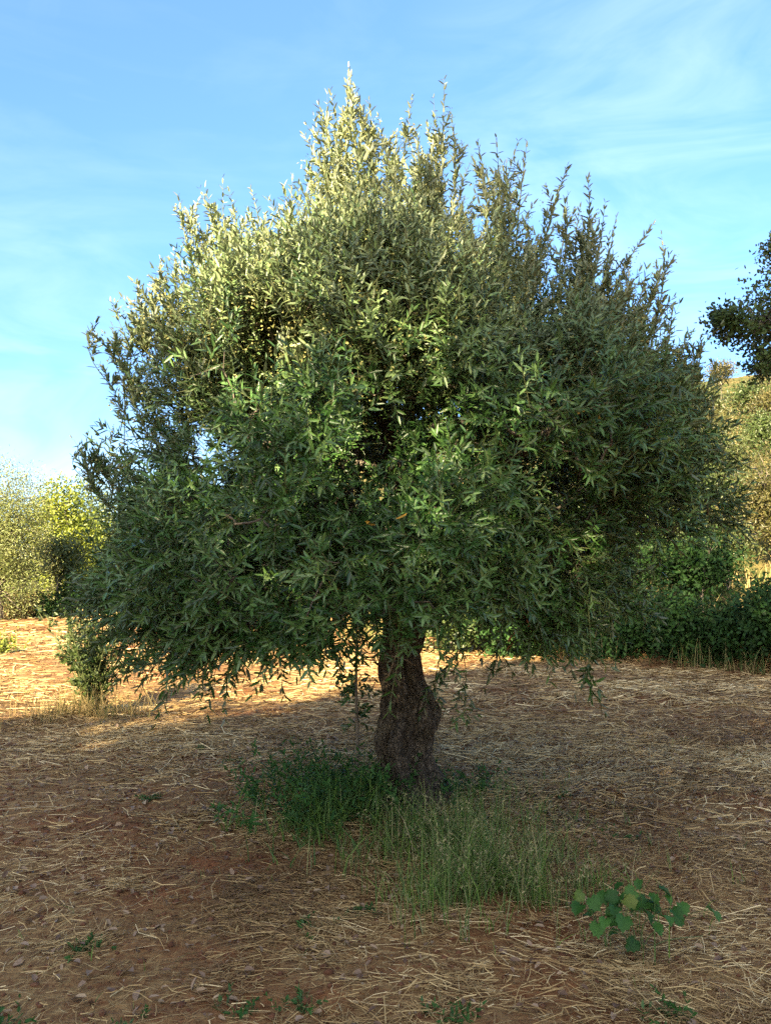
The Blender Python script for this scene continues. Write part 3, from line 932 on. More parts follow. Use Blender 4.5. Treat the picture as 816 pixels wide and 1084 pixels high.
# hanging sprigs at the lower fringe
hang = [(625, 738, 4.0, 0.55), (240, 735, 4.6, 0.35), (255, 715, 4.5, 0.3), (180, 700, 4.6, 0.3), (345, 700, 3.9, 0.35), (480, 715, 4.6, 0.3), (490, 760, 4.75, 0.32), (460, 745, 4.8, 0.3),
        (535, 712, 4.3, 0.3), (560, 690, 4.2, 0.35), (600, 700, 4.2, 0.3), (645, 690, 4.3, 0.35), (390, 660, 3.9, 0.35), (365, 680, 3.95, 0.35), (310, 700, 4.1, 0.3), (405, 640, 3.85, 0.3),
        (120, 660, 4.8, 0.3), (90, 640, 4.9, 0.3), (690, 655, 4.6, 0.3), (430, 690, 4.7, 0.3), (275, 700, 4.2, 0.3), (585, 660, 4.0, 0.3), (520, 660, 4.1, 0.3), (700, 600, 4.5, 0.3), (740, 560, 4.8, 0.3), (215, 690, 4.4, 0.25), (330, 660, 3.8, 0.3)]
for (px, py, Yd, ln) in hang:
    tip = at(px, py, Yd)
    b = tip + np.array([R.normal(0, 0.06), R.uniform(0.0, 0.12), ln])
    up_ = b + np.array([(0.1 - b[0]) * 0.2, (5.1 - b[1]) * 0.25, 0.25])
    P = spline([up_, b, b + (tip - b) * 0.5 + R.normal(0, 0.02, 3), tip + np.array([0, 0, 0.04])], 14)
    twig_paths.append(P); twig_r.append(np.linspace(0.004, 0.0012, 14))
    k = 7
    pp = P[np.linspace(6 if ln < 0.5 else 10, 13, k).astype(int)]
    add_shoots(pp, np.stack([R.normal(0, 0.7, k), R.normal(0, 0.7, k), -R.uniform(0.2, 0.9, k)], -1), R.uniform(0.08, 0.17, k), R.normal(-0.5, 0.3, k), 4, 0.062, np.zeros(k), up=0.3, ratio=0.26)

crown = leaf_bag.build('crown', M['olive_leaf'], olive)
crown['_o'] = olive['_o']
V, q = tubes(sp_paths + twig_paths, sp_r + twig_r, 4)
mesh_np('shoots', V, q, None, M['green_stem'], crown, smooth=True)

# flower buds in the leaf axils of the upper growth, a few yellow and reddish dying leaves
k = height_mix(cl) > 0.25
bp = np.repeat(cl[k], 7, 0); bp = bp + R.normal(0, 0.12, bp.shape)
bp2 = np.repeat(SP0, 3, 0) + np.repeat(nrm(SD), 3, 0) * R.uniform(0.02, 0.15, (len(SP0) * 3, 1)) + R.normal(0, 0.01, (len(SP0) * 3, 3))
bp = np.concatenate([bp, bp2])
bb = Bag()
for rep in range(3):
    pp = bp + R.normal(0, 0.012, bp.shape)
    L = R.uniform(0.010, 0.02, len(pp))
    V, q = leaves_np(pp, rand_unit(len(pp)), rand_unit(len(pp)), L, L * 0.6, 0.5, 0.1)
    bb.add(V, q, R.random(len(pp)))
bb.build('blossom_buds', M['bud'], crown)
yb = Bag()
sel = R.choice(len(cl), 70, replace=False)
pp = cl[sel] + R.normal(0, 0.1, (70, 3))
V, q = leaves_np(pp, rand_unit(70), rand_unit(70), 0.06, 0.016, 0.3, 0.1)
yb.add(V, q, R.random(70))
yb.build('yellowed_leaves', M['yellow_leaf'], crown)
rb = Bag()
for (px, py, Yd) in ((545, 670, 4.1), (560, 655, 4.15)):
    c = at(px, py, Yd); k = 7
    pp = c + R.normal(0, 1, (k, 3)) * np.array([0.025, 0.03, 0.055])
    dd = rand_unit(k) * 0.5; dd[:, 2] -= 0.8
    V, q = leaves_np(pp, dd, rand_unit(k), 0.05, 0.012, 0.4, 0.1)
    rb.add(V, q, R.random(k))
rb.build('withered_leaves', M['dead_red_leaf'], crown)
# pale dead twigs showing in the crown
dp, dr = [], []
for (a, b, c) in (((395, 690, 4.0), (400, 655, 3.9), (393, 620, 3.85)), ((410, 720, 4.4), (420, 680, 4.3), (398, 650, 4.2)), ((380, 690, 3.9), (420, 700, 4.2), (440, 705, 4.4))):
    P = spline([at(*a), at(*b) + [0.01, 0, 0.02], at(*c)], 12)
    dp.append(P); dr.append(np.linspace(0.0028, 0.001, 12))
M['dead_twig'] = simple_mat('dead_twig', [(0.3, (0.22, 0.17, 0.12)), (0.7, (0.36, 0.29, 0.21))], scale=20)
for P, r_ in zip(dp, dr):
    V, q = tubes([P], [r_], 5)
    mesh_np('dead_twig', V, q, None, M['dead_twig'], olive, smooth=True)


# ------------------------------------------------------------------ other trees and shrubs
def plant_tree(name, label, cat, base, blobs, nleaf, leaf, mat, trunk_r=0.12, group=None, ratio=0.35, trunk_top=None, bark='bark_far', per=18, up=0.35, spread=None, stem_name='trunk', shell=0.5, crown_name='crown', bias=2 / 3, nsub=90):
    """blobs: list of (x,y,z,rx,ry,rz) in world metres; clusters of leaves on and in the blobs"""
    t = thing(name, label, cat, tuple(float(v) for v in base), group)
    B = np.array(blobs, float)
    vol = (B[:, 3] * B[:, 4] * B[:, 5]) ** bias
    nc = max(int(nleaf / per), 10)
    which = R.choice(len(B), nc, p=vol / vol.sum())
    u = rand_unit(nc)
    rr_ = shell + (1 - shell) * R.random(nc) ** 0.5
    lump = 0.75 + 0.5 * vnoise(u * 1.9 + which[:, None] * 3.1)
    c = B[which, :3] + u * B[which, 3:] * (rr_ * lump)[:, None]
    gz = ground(c[:, 0], c[:, 1])
    c[:, 2] = np.maximum(c[:, 2], gz + 0.06)
    spread = spread or leaf * 2.2
    p = np.repeat(c, per, 0) + R.normal(0, 1, (nc * per, 3)) * spread * np.array([1, 1, 0.8])
    uu = np.repeat(u, per, 0)
    d = uu * 0.7 + rand_unit(nc * per) + np.array([0, 0, 0.25])
    nml = uu * 0.9 + rand_unit(nc * per) * 0.5 + np.array([0, 0, up])
    L = leaf * R.uniform(0.65, 1.25, nc * per)
    V, q = leaves_np(p, d, nml, L, L * ratio, 0.3, 0.12)
    bg_ = Bag()
    tint = np.clip(np.repeat(R.uniform(0.0, 0.7, nc), per) + R.uniform(-0.1, 0.35, nc * per), 0, 1)
    bg_.add(V, q, tint)
    # stem and boughs
    base = np.array(base, float)
    top = B[:, :3].mean(0) if trunk_top is None else np.array(trunk_top, float)
    P = spline([base - [0, 0, 0.15], base + (top - base) * 0.4 + R.normal(0, 0.15 * trunk_r * 4, 3) * [1, 1, 0.2], top], 14)
    V2, q2 = tubes([P], [np.linspace(trunk_r * 1.25, trunk_r * 0.6, 14)], 10)
    st = mesh_np(stem_name, V2, q2, None, M[bark], t, smooth=True)
    st['_o'] = t['_o']
    pa, ra = [], []
    for b in B:
        s0 = P[R.integers(6, 14)]
        e = b[:3]
        rb_ = min(trunk_r * 0.5, 0.16 * b[3])
        pa.append(spline([s0, s0 + (e - s0) * 0.5 + [0, 0, 0.08 * np.linalg.norm(e - s0)], e], 8)); ra.append(np.linspace(rb_, rb_ * 0.25, 8))
    sub = R.choice(nc, min(nc, nsub), replace=False)
    for k in sub:
        b = B[which[k], :3]
        pa.append(np.array([b, b + (c[k] - b) * 0.5 + [0, 0, 0.05], c[k]])); rb_ = min(trunk_r * 0.5, 0.16 * B[which[k], 3]) * 0.25
        ra.append(np.array([rb_, rb_ * 0.6, rb_ * 0.25]))
    V3, q3 = tubes(pa, ra, 5)
    mesh_np('branches', V3, q3, None, M[bark], st, smooth=True)
    bg_.build(crown_name, M[mat], t)
    return t


def round_blobs(c, r, nb, jit=0.55, rb=(0.4, 0.6)):
    """lumpy crown made of nb lumps in an ellipsoid of centre c, radii r"""
    out = []
    for k in range(nb):
        v = rand_unit(1)[0] * jit * R.random() ** 0.3
        s = R.uniform(*rb)
        out.append((c[0] + v[0] * r[0], c[1] + v[1] * r[1], c[2] + v[2] * r[2], r[0] * s, r[1] * s, r[2] * s))
    return out


def tree_at(name, label, cat, px, py_top, py_bot, wpx, Y, nleaf, leaf, mat, nb=9, stem=0.25, group=None, depth=1.0, tr=0.1, **kw):
    """tree whose crown spans photo rows py_top..py_bot and wpx columns when standing Y metres away"""
    tp, bt = at(px, py_top, Y), at(px, py_bot, Y)
    gx_, gy_ = tp[0], Y
    gz_ = float(ground(gx_, gy_))
    hw = wpx / 2 * Y / F
    c = np.array([gx_, gy_, (tp[2] + bt[2]) / 2])
    r = np.array([hw, hw * depth, (tp[2] - bt[2]) / 2])
    return plant_tree(name, label, cat, (gx_, gy_, gz_), round_blobs(c, r, nb), nleaf, leaf, mat, trunk_r=tr, group=group, **kw)


GL = 'trees and shrubs along the far left field edge'
tree_at('olive_tree', 'pale silvery olive tree in full sun at the far left field edge', 'olive tree', 2, 490, 668, 124, 22, 42000, 0.075, 'far_olive_leaf', 16, group=GL, ratio=0.28, tr=0.14)
tree_at('leafy_tree', 'bright yellow green tree right behind the pale silvery olive', 'tree', 68, 497, 640, 88, 27, 16000, 0.11, 'bright_leaf', 10, group=GL, ratio=0.5)
tree_at('leafy_tree', 'olive green tree beyond the bright yellow green one, half behind the big olive', 'tree', 106, 496, 640, 84, 32, 15000, 0.12, 'mid_leaf', 10, group=GL, ratio=0.45)
tree_at('leafy_tree', 'small dark green tree with a thin pale trunk under the bright yellow green one', 'tree', 62, 560, 625, 52, 24.5, 5000, 0.10, 'mid_leaf', 7, group=GL, ratio=0.45, tr=0.06)
tree_at('shrub', 'low green shrub at the field edge right of the pale silvery olive', 'shrub', 50, 628, 656, 34, 23, 2200, 0.08, 'bramble_leaf', 5, group=GL, ratio=0.5, tr=0.03, stem_name='stem', crown_name='foliage')
tree_at('shrub', 'dry brownish shrub at the foot of the pale silvery olive', 'shrub', 26, 622, 655, 44, 22.6, 2200, 0.07, 'gold_leaf', 5, group=GL, ratio=0.35, tr=0.03, stem_name='stem', crown_name='foliage')
tree_at('shrub', 'dark rounded shrub half hidden by the lower left boughs of the big olive', 'shrub', 88, 610, 655, 50, 24, 4000, 0.09, 'bramble_leaf', 6, group=GL, ratio=0.5, tr=0.04, stem_name='stem', crown_name='foliage')
GB = 'trees behind the big olive'
for (px, a, b, w, Yd, mt, lab) in ((170, 508, 650, 110, 29, 'mid_leaf', 'green tree glimpsed through the left side of the big olive'),
                                 (265, 515, 655, 130, 30, 'far_olive_leaf', 'greyish tree glimpsed left of the trunk of the big olive'),
                                 (370, 520, 660, 130, 27, 'mid_leaf', 'green tree standing straight behind the trunk of the big olive'),
                                 (480, 500, 660, 130, 24, 'bramble_leaf', 'dark green tree seen behind and just right of the trunk of the big olive'),
                                 (570, 470, 655, 120, 22, 'mid_leaf', 'green tree glimpsed through the right side of the big olive')):
    tree_at('leafy_tree', lab, 'tree', px, a, b, w, Yd, 7000, 0.14, mt, 8, group=GB, ratio=0.42)

GH = 'trees and shrubs on the hillside at right'
for (nm, px, a, b, w, Yd, nl, lf, mt, lab) in (
        ('olive_tree', 640, 430, 560, 120, 21, 9000, 0.10, 'mid_leaf', 'shaded olive tree right behind the right boughs of the big olive'),
        ('olive_tree', 700, 415, 530, 110, 24, 9000, 0.10, 'hill_olive_leaf', 'sunlit olive tree on the slope showing through the right edge of the big olive'),
        ('shrub', 742, 408, 450, 66, 31, 4500, 0.11, 'hill_olive_leaf', 'pale yellow green shrub just below the round ridge shrub'),
        ('shrub', 762, 382, 404, 25, 40, 2400, 0.10, 'gold_leaf', 'small round brownish shrub alone on the ridge against the sky'),
        ('shrub', 792, 402, 440, 50, 35, 3600, 0.12, 'mid_leaf', 'dark green shrub on the skyline right of the round ridge shrub'),
        ('shrub', 812, 408, 462, 52, 30, 4000, 0.11, 'gold_leaf', 'brownish sunlit shrub under the overhanging dark oak twigs'),
        ('olive_tree', 770, 440, 545, 84, 22, 9000, 0.095, 'hill_olive_leaf', 'grey green olive tree halfway up the slope below the ridge shrubs'),
        ('olive_tree', 822, 470, 600, 84, 17, 9000, 0.085, 'gold_leaf', 'golden sunlit olive tree at the right edge above the dry grass'),
        ('shrub', 718, 520, 610, 90, 16.5, 7000, 0.08, 'mid_leaf', 'shady shrub between the big olive and the dry grass slope'),
        ('shrub', 768, 548, 592, 50, 16, 3600, 0.07, 'hill_olive_leaf', 'small pale leaved bush left of the golden dry grass'),
        ('shrub', 668, 560, 650, 84, 15, 6000, 0.075, 'bramble_leaf', 'dark shrub behind the lower right boughs of the big olive')):
    tree_at(nm, lab, 'olive tree' if nm == 'olive_tree' else 'shrub', px, a, b, w, Yd, nl, lf, mt, 9, group=GH, ratio=0.32 if nm == 'olive_tree' else 0.45, tr=0.12 if nm == 'olive_tree' else 0.04,
            **({} if nm == 'olive_tree' else dict(stem_name='stem', crown_name='foliage')))
for k, (px, a, b, w, Yd, mt, lab) in enumerate((
        (728, 470, 540, 60, 19, 'mid_leaf', 'dark green shrub below the pale shrub at the edge of the big olive'),
        (800, 435, 490, 46, 26, 'mid_leaf', 'green shrub midway up the slope under the brownish one'),
        (745, 432, 478, 56, 27, 'gold_leaf', 'yellowish shrub under the pale yellow green ridge shrub'),
        (690, 395, 440, 60, 38, 'mid_leaf', 'green shrub on the skyline at the right edge of the big olive'),
        (725, 396, 425, 44, 38, 'hill_olive_leaf', 'pale shrub on the skyline left of the round ridge shrub'),
        (798, 500, 545, 40, 19, 'mid_leaf', 'small green shrub beside the golden olive tree'),
        (650, 470, 560, 70, 26, 'hill_olive_leaf', 'pale tree in the gap behind the right boughs of the big olive'),
        (600, 480, 600, 90, 19, 'mid_leaf', 'green shrub directly behind the right half of the big olive'),
        (738, 560, 640, 84, 14.5, 'bramble_leaf', 'low green shrub on top of the shaded bank'),
        (500, 590, 672, 80, 17, 'mid_leaf', 'low green shrub seen under the boughs right of the trunk'),
        (555, 600, 675, 80, 16, 'mid_leaf', 'second low shrub under the boughs, farther right of the trunk'),
        (478, 636, 684, 74, 14.5, 'mid_leaf', 'low spreading shrub added just right of the trunk in place of shaded field'),  # this shrub and the next are added to cover straw that renders sunlit
        (540, 640, 690, 70, 14.0, 'bramble_leaf', 'low dark shrub added under the boughs between the two low green ones to cover sunlit straw'))):
    tree_at('shrub', lab, 'shrub', px, a, b, w, Yd, 5000, 0.095, mt, 8, group=GH, ratio=0.42, tr=0.04, stem_name='stem', crown_name='foliage')
GK = 'bramble bushes along the shaded bank'
for (px, a, b, w, Yd, lab) in ((655, 650, 705, 90, 13.6, 'low bramble bush at the left end of the bank, behind the hanging olive boughs'),
                              (715, 622, 705, 80, 12.9, 'broad dark bramble bush in the middle of the shaded bank'),
                              (770, 640, 708, 90, 12.3, 'tall dark bramble bush below the dry grass slope'),
                              (822, 604, 712, 90, 11.8, 'bramble bush cut by the right picture edge, a few bright leaves'),
                              (575, 640, 690, 90, 14.6, 'low green bush behind the right lower boughs, beyond the light streaks')):
    tree_at('bramble_bush', lab, 'bush', px, a, b, w, Yd, 7000, 0.075, 'bramble_leaf', 9, group=GK, ratio=0.55, tr=0.025, stem_name='stem', crown_name='foliage')

# evergreen oak whose outermost twigs reach into the picture at right
ob = round_blobs((5.7, 6.6, 4.3), (1.9, 1.9, 1.5), 9, 0.5)
ob += [(*at(806, 345, 5.7), 0.24, 0.28, 0.22), (*at(775, 345, 5.6), 0.14, 0.2, 0.11), (*at(830, 310, 5.7), 0.22, 0.3, 0.26), (*at(765, 338, 5.55), 0.08, 0.1, 0.07), (*at(812, 385, 5.7), 0.12, 0.2, 0.12),
       (*at(835, 360, 5.8), 0.25, 0.3, 0.3), (*at(822, 262, 5.8), 0.09, 0.12, 0.07)]
plant_tree('oak_tree', 'dark evergreen oak at the right edge whose twigs overhang against the sky', 'oak tree', (5.4, 6.5, float(ground(5.4, 6.5))), ob, 42000, 0.034, 'oak_leaf', trunk_r=0.2, ratio=0.52, trunk_top=(5.6, 6.5, 4.2), per=10, shell=0.15, bias=0.3, spread=0.045, nsub=1500)

# tall trees behind the viewer: they shade the foreground in the late sun
GS = 'tall trees behind the viewer'
for (x, ztop, r, lab) in ((-11.6, 8.8, 1.6, 'tall dense tree at the far left end of the row behind the viewer'), (-9.2, 8.8, 1.6, 'tall dense tree second from the left end behind the viewer'),
                     (-7.0, 10.0, 1.45, 'tall dense tree in the middle of the row behind the viewer'), (-5.0, 8.9, 1.2, 'shorter dense tree beside the tallest one behind the viewer'),
                     (-2.85, 13.6, 2.1, 'tallest dense tree at the right end of the row behind the viewer')):
    y = -8.0
    c = np.array([x, y, (ztop + 1.2) / 2]); r3 = np.array([r * 1.15, 1.6, (ztop - 1.2) / 2])
    plant_tree('leafy_tree', lab, 'tree', (x, y, float(ground(x, y))), round_blobs(c, r3, 18, 0.6, (0.42, 0.6)), 17000 if ztop > 12 else (20000 if ztop < 8.95 and x > -6 else 27000), 0.16, 'mid_leaf', trunk_r=0.2, group=GS, ratio=0.6, spread=0.22)

c = np.array([-4.0, -9.8, 4.4])  # unseen tree added to keep stray low sun off the foreground
plant_tree('leafy_tree', 'unseen low bushy tree added in a second row behind the viewer to block stray sun', 'tree', (-4.0, -9.8, float(ground(-4.0, -9.8))), round_blobs(c, (2.5, 1.7, 3.9), 20, 0.62, (0.42, 0.6)), 30000, 0.16, 'mid_leaf', trunk_r=0.2, group=GS, ratio=0.6, spread=0.22)

# ------------------------------------------------------------------ shrub at left with dry grass round it
base = np.array([-3.1, 8.3, 0.0]); base[2] = float(ground(base[0], base[1]))
t = thing('shrub', 'loose upright green shrub in dry grass left of the big olive', 'shrub', tuple(base))
sp, sr = [], []
fb = Bag()
for k in range(60):
    az = R.uniform(0, 2 * PI); sp_ = R.uniform(0.1, 0.95)
    h = R.uniform(0.6, 1.15)
    e = base + [math.cos(az) * sp_ * 0.75 - 0.06, math.sin(az) * sp_ * 0.6, h]
    b0 = base + [R.normal(0, 0.015), R.normal(0, 0.015), -0.03]
    P = spline([b0, b0 + (e - b0) * 0.45 + [0, 0, 0.1 * h], e], 12)
    sp.append(P); sr.append(np.linspace(0.007, 0.002, 12))
    ns = 12
    ii = R.integers(2, 12, ns)
    dd = np.stack([R.normal(0, 0.8, ns), R.normal(0, 0.8, ns), R.uniform(0.0, 1.0, ns)], -1)
    shoot_leaves(fb, P[ii], dd, R.uniform(0.05, 0.16, ns), R.normal(0, 0.2, ns), 5, 0.048, up=0.5, ratio=0.42)
V, q = tubes(sp, sr, 5)
mesh_np('stem', V, q, None, M['green_stem'], t, smooth=True)
fb.build('foliage', M['mid_leaf'], t)

# small plant at the very left edge
base = np.array(at(0, 690, 14.0)); base[2] = float(ground(base[0], base[1]))
t = thing('seedling', 'small yellow green plant at the left picture edge on the sunlit soil', 'seedling', tuple(base))
fb = Bag(); ns = 40
p0 = base + R.normal(0, 1, (ns, 3)) * [0.16, 0.1, 0.0]
shoot_leaves(fb, p0, np.stack([R.normal(0, 0.4, ns), R.normal(0, 0.4, ns), np.ones(ns)], -1), R.uniform(0.2, 0.5, ns), R.normal(-0.3, 0.2, ns), 6, 0.08, up=0.5, ratio=0.45)
fb.build('foliage', M['bright_leaf'], t)
V, q = tubes([np.array([base, p + [0, 0, 0.12], p + [0.02, 0, 0.25]]) for p in p0[:12]], [np.array([0.006, 0.005, 0.003])] * 12, 5)
mesh_np('stem', V, q, None, M['green_stem'], t)

# olive sucker beside the trunk
b0 = np.array([-0.19, 5.2, float(ground(-0.19, 5.2))])
t = thing('olive_sucker', 'thin upright sapling stem just left of the olive trunk, leafy from the middle up', 'sapling', tuple(b0))
P = spline([b0 - [0, 0, 0.05], b0 + [0.005, 0, 0.35], b0 + [-0.005, 0, 0.7], b0 + [0.0, 0, 1.05]], 20)
V, q = tubes([P], [np.linspace(0.015, 0.008, 20)], 8)
mesh_np('stem', V, q, None, M['twig'], t, smooth=True)
fb = Bag(); ns = 26
ii = R.integers(7, 20, ns)
dd = np.stack([R.normal(0, 0.9, ns), R.normal(0, 0.6, ns), R.uniform(-0.2, 0.6, ns)], -1)
shoot_leaves(fb, P[ii], dd, R.uniform(0.06, 0.17, ns), R.normal(-0.4, 0.3, ns), 4, 0.062, up=0.6, ratio=0.33)
fb.build('foliage', M['olive_leaf'], t)

# ------------------------------------------------------------------ seedling vine with round leaves at lower right
vb = np.array([1.03, 3.27, 0.0]); vb[2] = float(ground(vb[0], vb[1]))
t = thing('vine_plant', 'low green plant with rounded leaves on the straw at lower right', 'plant', tuple(vb))
LV, LT, ST_, SR_ = [], [], [], []
Vv, Tt, tin = [], [], []
nb_ = 0
outline = []
for k in range(22):
    a = (k + 0.5) / 22 * 2 * PI
    rr0 = 0.5 * (1 + 0.10 * math.cos(3 * a) + (0.05 if k % 2 else -0.03))
    rr0 *= 0.62 if k in (0, 21) else (1.0 + 0.28 * max(0, math.cos(a - PI)) ** 6)
    rr0 *= 1.06 if k % 2 else 0.94
    outline.append((0.36 - rr0 * math.cos(a), rr0 * math.sin(a) * 0.98))
outline = np.array(outline)
hubs = []
for (dx, dy, dz) in ((-0.17, -0.02, 0.10), (-0.06, 0.03, 0.15), (0.04, -0.02, 0.14), (0.14, 0.0, 0.10), (0.27, 0.02, 0.05)):
    P = spline([vb - [0, 0, 0.02], vb + [dx * 0.4, dy * 0.4, dz * 0.7], vb + [dx, dy, dz]], 10)
    ST_.append(P); SR_.append(np.linspace(0.004, 0.002, 10)); hubs += [P[4], P[7], P[9]]
hubs = np.array(hubs)
leaf_pos = [(640, 948, 3.2), (628, 955, 3.15), (612, 960, 3.15), (650, 962, 3.1), (668, 945, 3.2), (690, 950, 3.2), (704, 944, 3.2), (715, 965, 3.1), (705, 972, 3.05), (672, 962, 3.1), (660, 975, 3.05), (685, 968, 3.1),
            (695, 982, 3.05), (640, 975, 3.05), (755, 966, 3.1), (676, 935, 3.25), (655, 938, 3.25), (722, 960, 3.2), (680, 955, 3.25), (648, 970, 3.15), (613, 948, 3.2), (668, 955, 3.3), (692, 962, 3.25), (632, 982, 3.1), (660, 950, 3.15)]
leaf_pos += [(R.normal(668, 22), R.normal(962, 10), R.uniform(3.1, 3.35)) for _ in range(14)]
for (px, py, Yd) in leaf_pos:
    c = at(px, py, Yd)
    c[2] = max(c[2], float(ground(c[0], c[1])) + 0.03)
    s = R.uniform(0.036, 0.064)
    az = math.atan2(c[1] - vb[1], c[0] - vb[0]) + R.normal(0, 0.6)
    dv = np.array([math.cos(az), math.sin(az) , R.uniform(-0.6, 0.1)]); dv /= np.linalg.norm(dv)
    nv = np.array([R.normal(0, 0.5), -0.5 + R.normal(0, 0.5), 1.0]); nv -= dv * nv.dot(dv); nv /= np.linalg.norm(nv)
    sv = np.cross(dv, nv)
    pts = c + (outline[:, :1] - 0.4) * s * dv + outline[:, 1:] * s * sv + (np.abs(outline[:, 1:]) * 0.5 - 0.45 * outline[:, :1] ** 2 + R.normal(0, 0.03, (22, 1))) * s * nv
    cen = c + 0.0 * nv - 0.02 * s * nv
    Vv.append(np.vstack([cen, pts]))
    f = np.array([[0, 1 + i, 1 + (i + 1) % 22] for i in range(22)]) + nb_
    Tt.append(f); tin.append(np.full(23, R.random())); nb_ += 23
    att = c - dv * s * 0.4
    hub = hubs[int(np.argmin(np.linalg.norm(hubs - att, axis=1)))]
    ST_.append(spline([hub, hub + (att - hub) * 0.5 + [0, 0, 0.015], att], 8)); SR_.append(np.linspace(0.002, 0.0012, 8))
mesh_np('foliage', np.concatenate(Vv), None, np.concatenate(Tt), M['vine_leaf'], t, np.concatenate(tin), smooth=False)
V, q = tubes(ST_, SR_, 5)
mesh_np('stem', V, q, None, M['green_stem'], t, smooth=True)

# ------------------------------------------------------------------ small weeds in the straw
weeds = [(250, 797, 'leafy green weed just left of the weeds at the trunk'), (212, 787, 'low pale green weed left of the trunk near the edge of the shade'), (160, 835, 'tiny green weed amid straw in the left middle ground'),
         (328, 962, 'small green grass tuft below the trunk on bare red soil'), (312, 1042, 'spreading green tuft low in the front centre'), (382, 943, 'tiny two leaved weed in front of the trunk'),
         (598, 838, 'green weed patch on the straw right of the trunk'), (253, 1048, 'small dark weed at the front left of the spreading tuft'), (137, 1066, 'low weed near the front edge at left'),
         (6, 1062, 'bright weed at the bottom left corner'), (705, 1058, 'thin weed at the front right below the round leaved plant'), (658, 878, 'thin weed upright behind the round leaved plant'),
         (480, 1052, 'flat weed at the front just right of centre'), (95, 985, 'pale tiny weed on the straw at lower left')]
for (px, py, lab) in weeds:
    Yd = EYE * F / (py - 600) * 0.985
    c = at(px, py, Yd); c[2] = float(ground(c[0], c[1]))
    t = thing('weed', lab, 'weed', tuple(c), 'small green weeds in the straw')
    fb = Bag(); ns = int(R.integers(7, 15))
    p0 = c + R.normal(0, 1, (ns, 3)) * [0.035, 0.035, 0.0]
    sz = R.uniform(0.03, 0.085)
    shoot_leaves(fb, p0, np.stack([R.normal(0, 0.8, ns), R.normal(0, 0.8, ns), np.ones(ns) * 0.7], -1), np.full(ns, sz) * R.uniform(0.6, 1.2, ns), R.normal(-0.4, 0.3, ns), 4, 0.026, up=0.8, ratio=0.4)
    fb.build('leaves', M['weed_leaf'], t)
    V, q = tubes([np.array([c - [0, 0, 0.012], (c + p) / 2 + [0, 0, 0.006], p + [0, 0, 0.012], p + [R.normal(0, 0.01), R.normal(0, 0.01), sz * 0.5]]) for p in p0], [np.array([0.0018, 0.0015, 0.0013, 0.001])] * ns, 4)
    mesh_np('stem', V, q, None, M['green_stem'], t)

for o in bpy.data.objects:
    if '_o' in o:
        del o['_o']

# ------------------------------------------------------------------ light and sky
w = bpy.data.worlds.new('World'); scene.world = w; w.use_nodes = True
nt = w.node_tree
for nd in list(nt.nodes):
    nt.nodes.remove(nd)
out = nt.nodes.new('ShaderNodeOutputWorld')
bgn = nt.nodes.new('ShaderNodeBackground')
sky = nt.nodes.new('ShaderNodeTexSky')
sky.sky_type = 'NISHITA'; sky.sun_disc = False
sky.sun_elevation = SUN_EL; sky.sun_rotation = PI + SUN_AZ
sky.air_density = 1.0; sky.dust_density = 0.25; sky.ozone_density = 2.2; sky.altitude = 200
tc = nt.nodes.new('ShaderNodeTexCoord')
# thin high cirrus: wisps in the sky's own directions
def wisp(scale, st, rot, lo, hi, detail=7, dist=0.6):
    mp = nt.nodes.new('ShaderNodeMapping'); mp.inputs['Scale'].default_value = st; mp.inputs['Rotation'].default_value = rot
    nt.links.new(tc.outputs['Generated'], mp.inputs[0])
    nn = nt.nodes.new('ShaderNodeTexNoise'); nn.inputs['Scale'].default_value = scale; nn.inputs['Detail'].default_value = detail; nn.inputs['Distortion'].default_value = dist; nn.inputs['Roughness'].default_value = 0.55
    nt.links.new(mp.outputs[0], nn.inputs['Vector'])
    return ramp(nt, nn.outputs['Fac'], [(lo, (0, 0, 0)), (hi, (1, 1, 1))])
w1 = wisp(2.2, (1.0, 1.0, 2.6), (0.25, 0.3, 0.2), 0.50, 0.86)
w2 = wisp(5.0, (0.6, 0.6, 3.2), (0.2, -0.35, 0.5), 0.52, 0.9)
mx = mixc(nt, 0.4, w1, w2, 'ADD')
sc_ = nt.nodes.new('ShaderNodeMath'); sc_.operation = 'MULTIPLY'; sc_.inputs[1].default_value = 0.10
nt.links.new(mx, sc_.inputs[0])
sep = nt.nodes.new('ShaderNodeSeparateXYZ'); nt.links.new(tc.outputs['Generated'], sep.inputs[0])
dim = ramp(nt, sep.outputs['Z'], [(0.0, (0.60, 0.66, 0.80)), (0.16, (0.76, 0.79, 0.93)), (0.36, (1.22, 1.10, 1.13)), (0.62, (1.85, 1.42, 1.26))])
hs = nt.nodes.new('ShaderNodeHueSaturation'); hs.inputs['Saturation'].default_value = 1.22
nt.links.new(sky.outputs[0], hs.inputs['Color'])
CLOUD = (7.4, 8.0, 9.2)
graded = mixc(nt, 1.0, hs.outputs[0], dim, 'MULTIPLY')
# warm fill added to the unseen sky behind the viewer, lifts and warms shade
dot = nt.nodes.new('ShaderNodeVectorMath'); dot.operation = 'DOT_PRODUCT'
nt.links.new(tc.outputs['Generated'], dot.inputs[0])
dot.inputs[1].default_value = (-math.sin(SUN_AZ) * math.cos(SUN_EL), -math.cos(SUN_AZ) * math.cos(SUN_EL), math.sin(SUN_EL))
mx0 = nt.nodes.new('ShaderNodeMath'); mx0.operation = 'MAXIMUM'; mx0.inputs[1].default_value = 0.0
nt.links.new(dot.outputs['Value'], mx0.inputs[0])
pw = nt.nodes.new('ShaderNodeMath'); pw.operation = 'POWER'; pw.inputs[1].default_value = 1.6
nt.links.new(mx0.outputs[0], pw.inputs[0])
WARM_FILL = (5.8, 4.2, 2.1)
warm_fill = mixc(nt, 1.0, pw.outputs[0], WARM_FILL, 'MULTIPLY')
graded = mixc(nt, 1.0, graded, warm_fill, 'ADD')
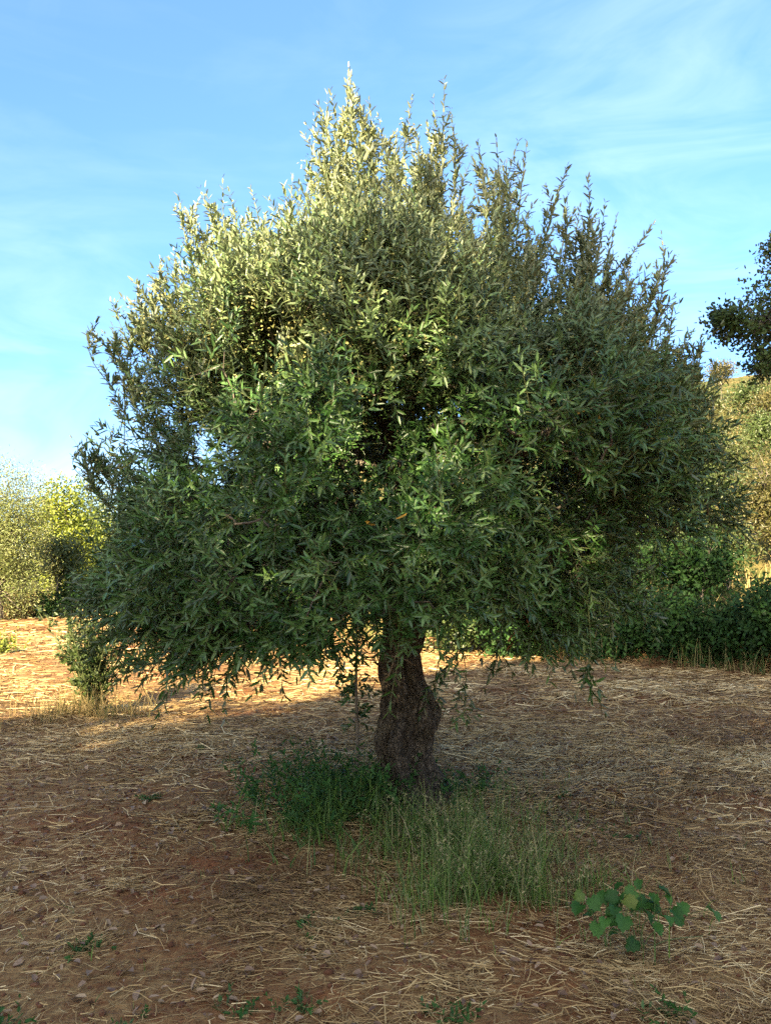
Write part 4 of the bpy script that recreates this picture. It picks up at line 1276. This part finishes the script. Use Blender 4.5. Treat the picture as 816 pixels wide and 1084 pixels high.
def patch(px, py, sharp):
    v = at(px, py, 10.0) - np.array([0, 0, EYE]); v /= np.linalg.norm(v)
    dn = nt.nodes.new('ShaderNodeVectorMath'); dn.operation = 'DOT_PRODUCT'
    nt.links.new(tc.outputs['Generated'], dn.inputs[0]); dn.inputs[1].default_value = tuple(v)
    c = ramp(nt, dn.outputs['Value'], [(sharp, (0, 0, 0)), (0.9995, (1, 1, 1))])
    return mixc(nt, 1.0, c, soft, 'MULTIPLY')
soft = wisp(4.5, (0.7, 1.0, 2.6), (0.1, 0.5, 0.0), 0.40, 0.74, 9, 1.2)
pm = mixc(nt, 1.0, patch(10, 450, 0.955), patch(740, 190, 0.93), 'ADD')
pk = nt.nodes.new('ShaderNodeMath'); pk.operation = 'MULTIPLY_ADD'; pk.inputs[1].default_value = 0.15
nt.links.new(pm, pk.inputs[0]); nt.links.new(sc_.outputs[0], pk.inputs[2]); pk.use_clamp = True
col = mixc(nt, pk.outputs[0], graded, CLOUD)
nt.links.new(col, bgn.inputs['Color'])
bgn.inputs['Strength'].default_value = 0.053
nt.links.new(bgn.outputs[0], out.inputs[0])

sl = bpy.data.lights.new('sun', 'SUN'); sl.energy = 5.0; sl.angle = math.radians(0.53); sl.color = (1.0, 0.80, 0.52)
so = bpy.data.objects.new('sun', sl); link(so)
from mathutils import Vector
dirv = Vector((math.sin(SUN_AZ) * math.cos(SUN_EL), math.cos(SUN_AZ) * math.cos(SUN_EL), -math.sin(SUN_EL)))
so.rotation_euler = dirv.to_track_quat('-Z', 'Y').to_euler()
so.location = (-6, -14, 9)

# ------------------------------------------------------------------ camera
cam = bpy.data.cameras.new('camera')
cam.sensor_fit = 'VERTICAL'
cam.angle = 2 * math.atan(542 / F)
cam.clip_start = 0.05; cam.clip_end = 2000
co = bpy.data.objects.new('camera', cam); link(co)
co.location = (0, 0, EYE)
co.rotation_euler = (PI / 2 + PITCH, 0, 0)
scene.camera = co

vs = scene.view_settings
vs.view_transform = 'Standard'; vs.look = 'None'; vs.gamma = 1.0; vs.use_curve_mapping = False
vs.exposure = 2.75
scene.render.resolution_x, scene.render.resolution_y = 770, 1024
scene.cycles.max_bounces = 5
scene.cycles.diffuse_bounces = 2
scene.cycles.transmission_bounces = 3
scene.cycles.transparent_max_bounces = 4
scene.cycles.use_denoising = False
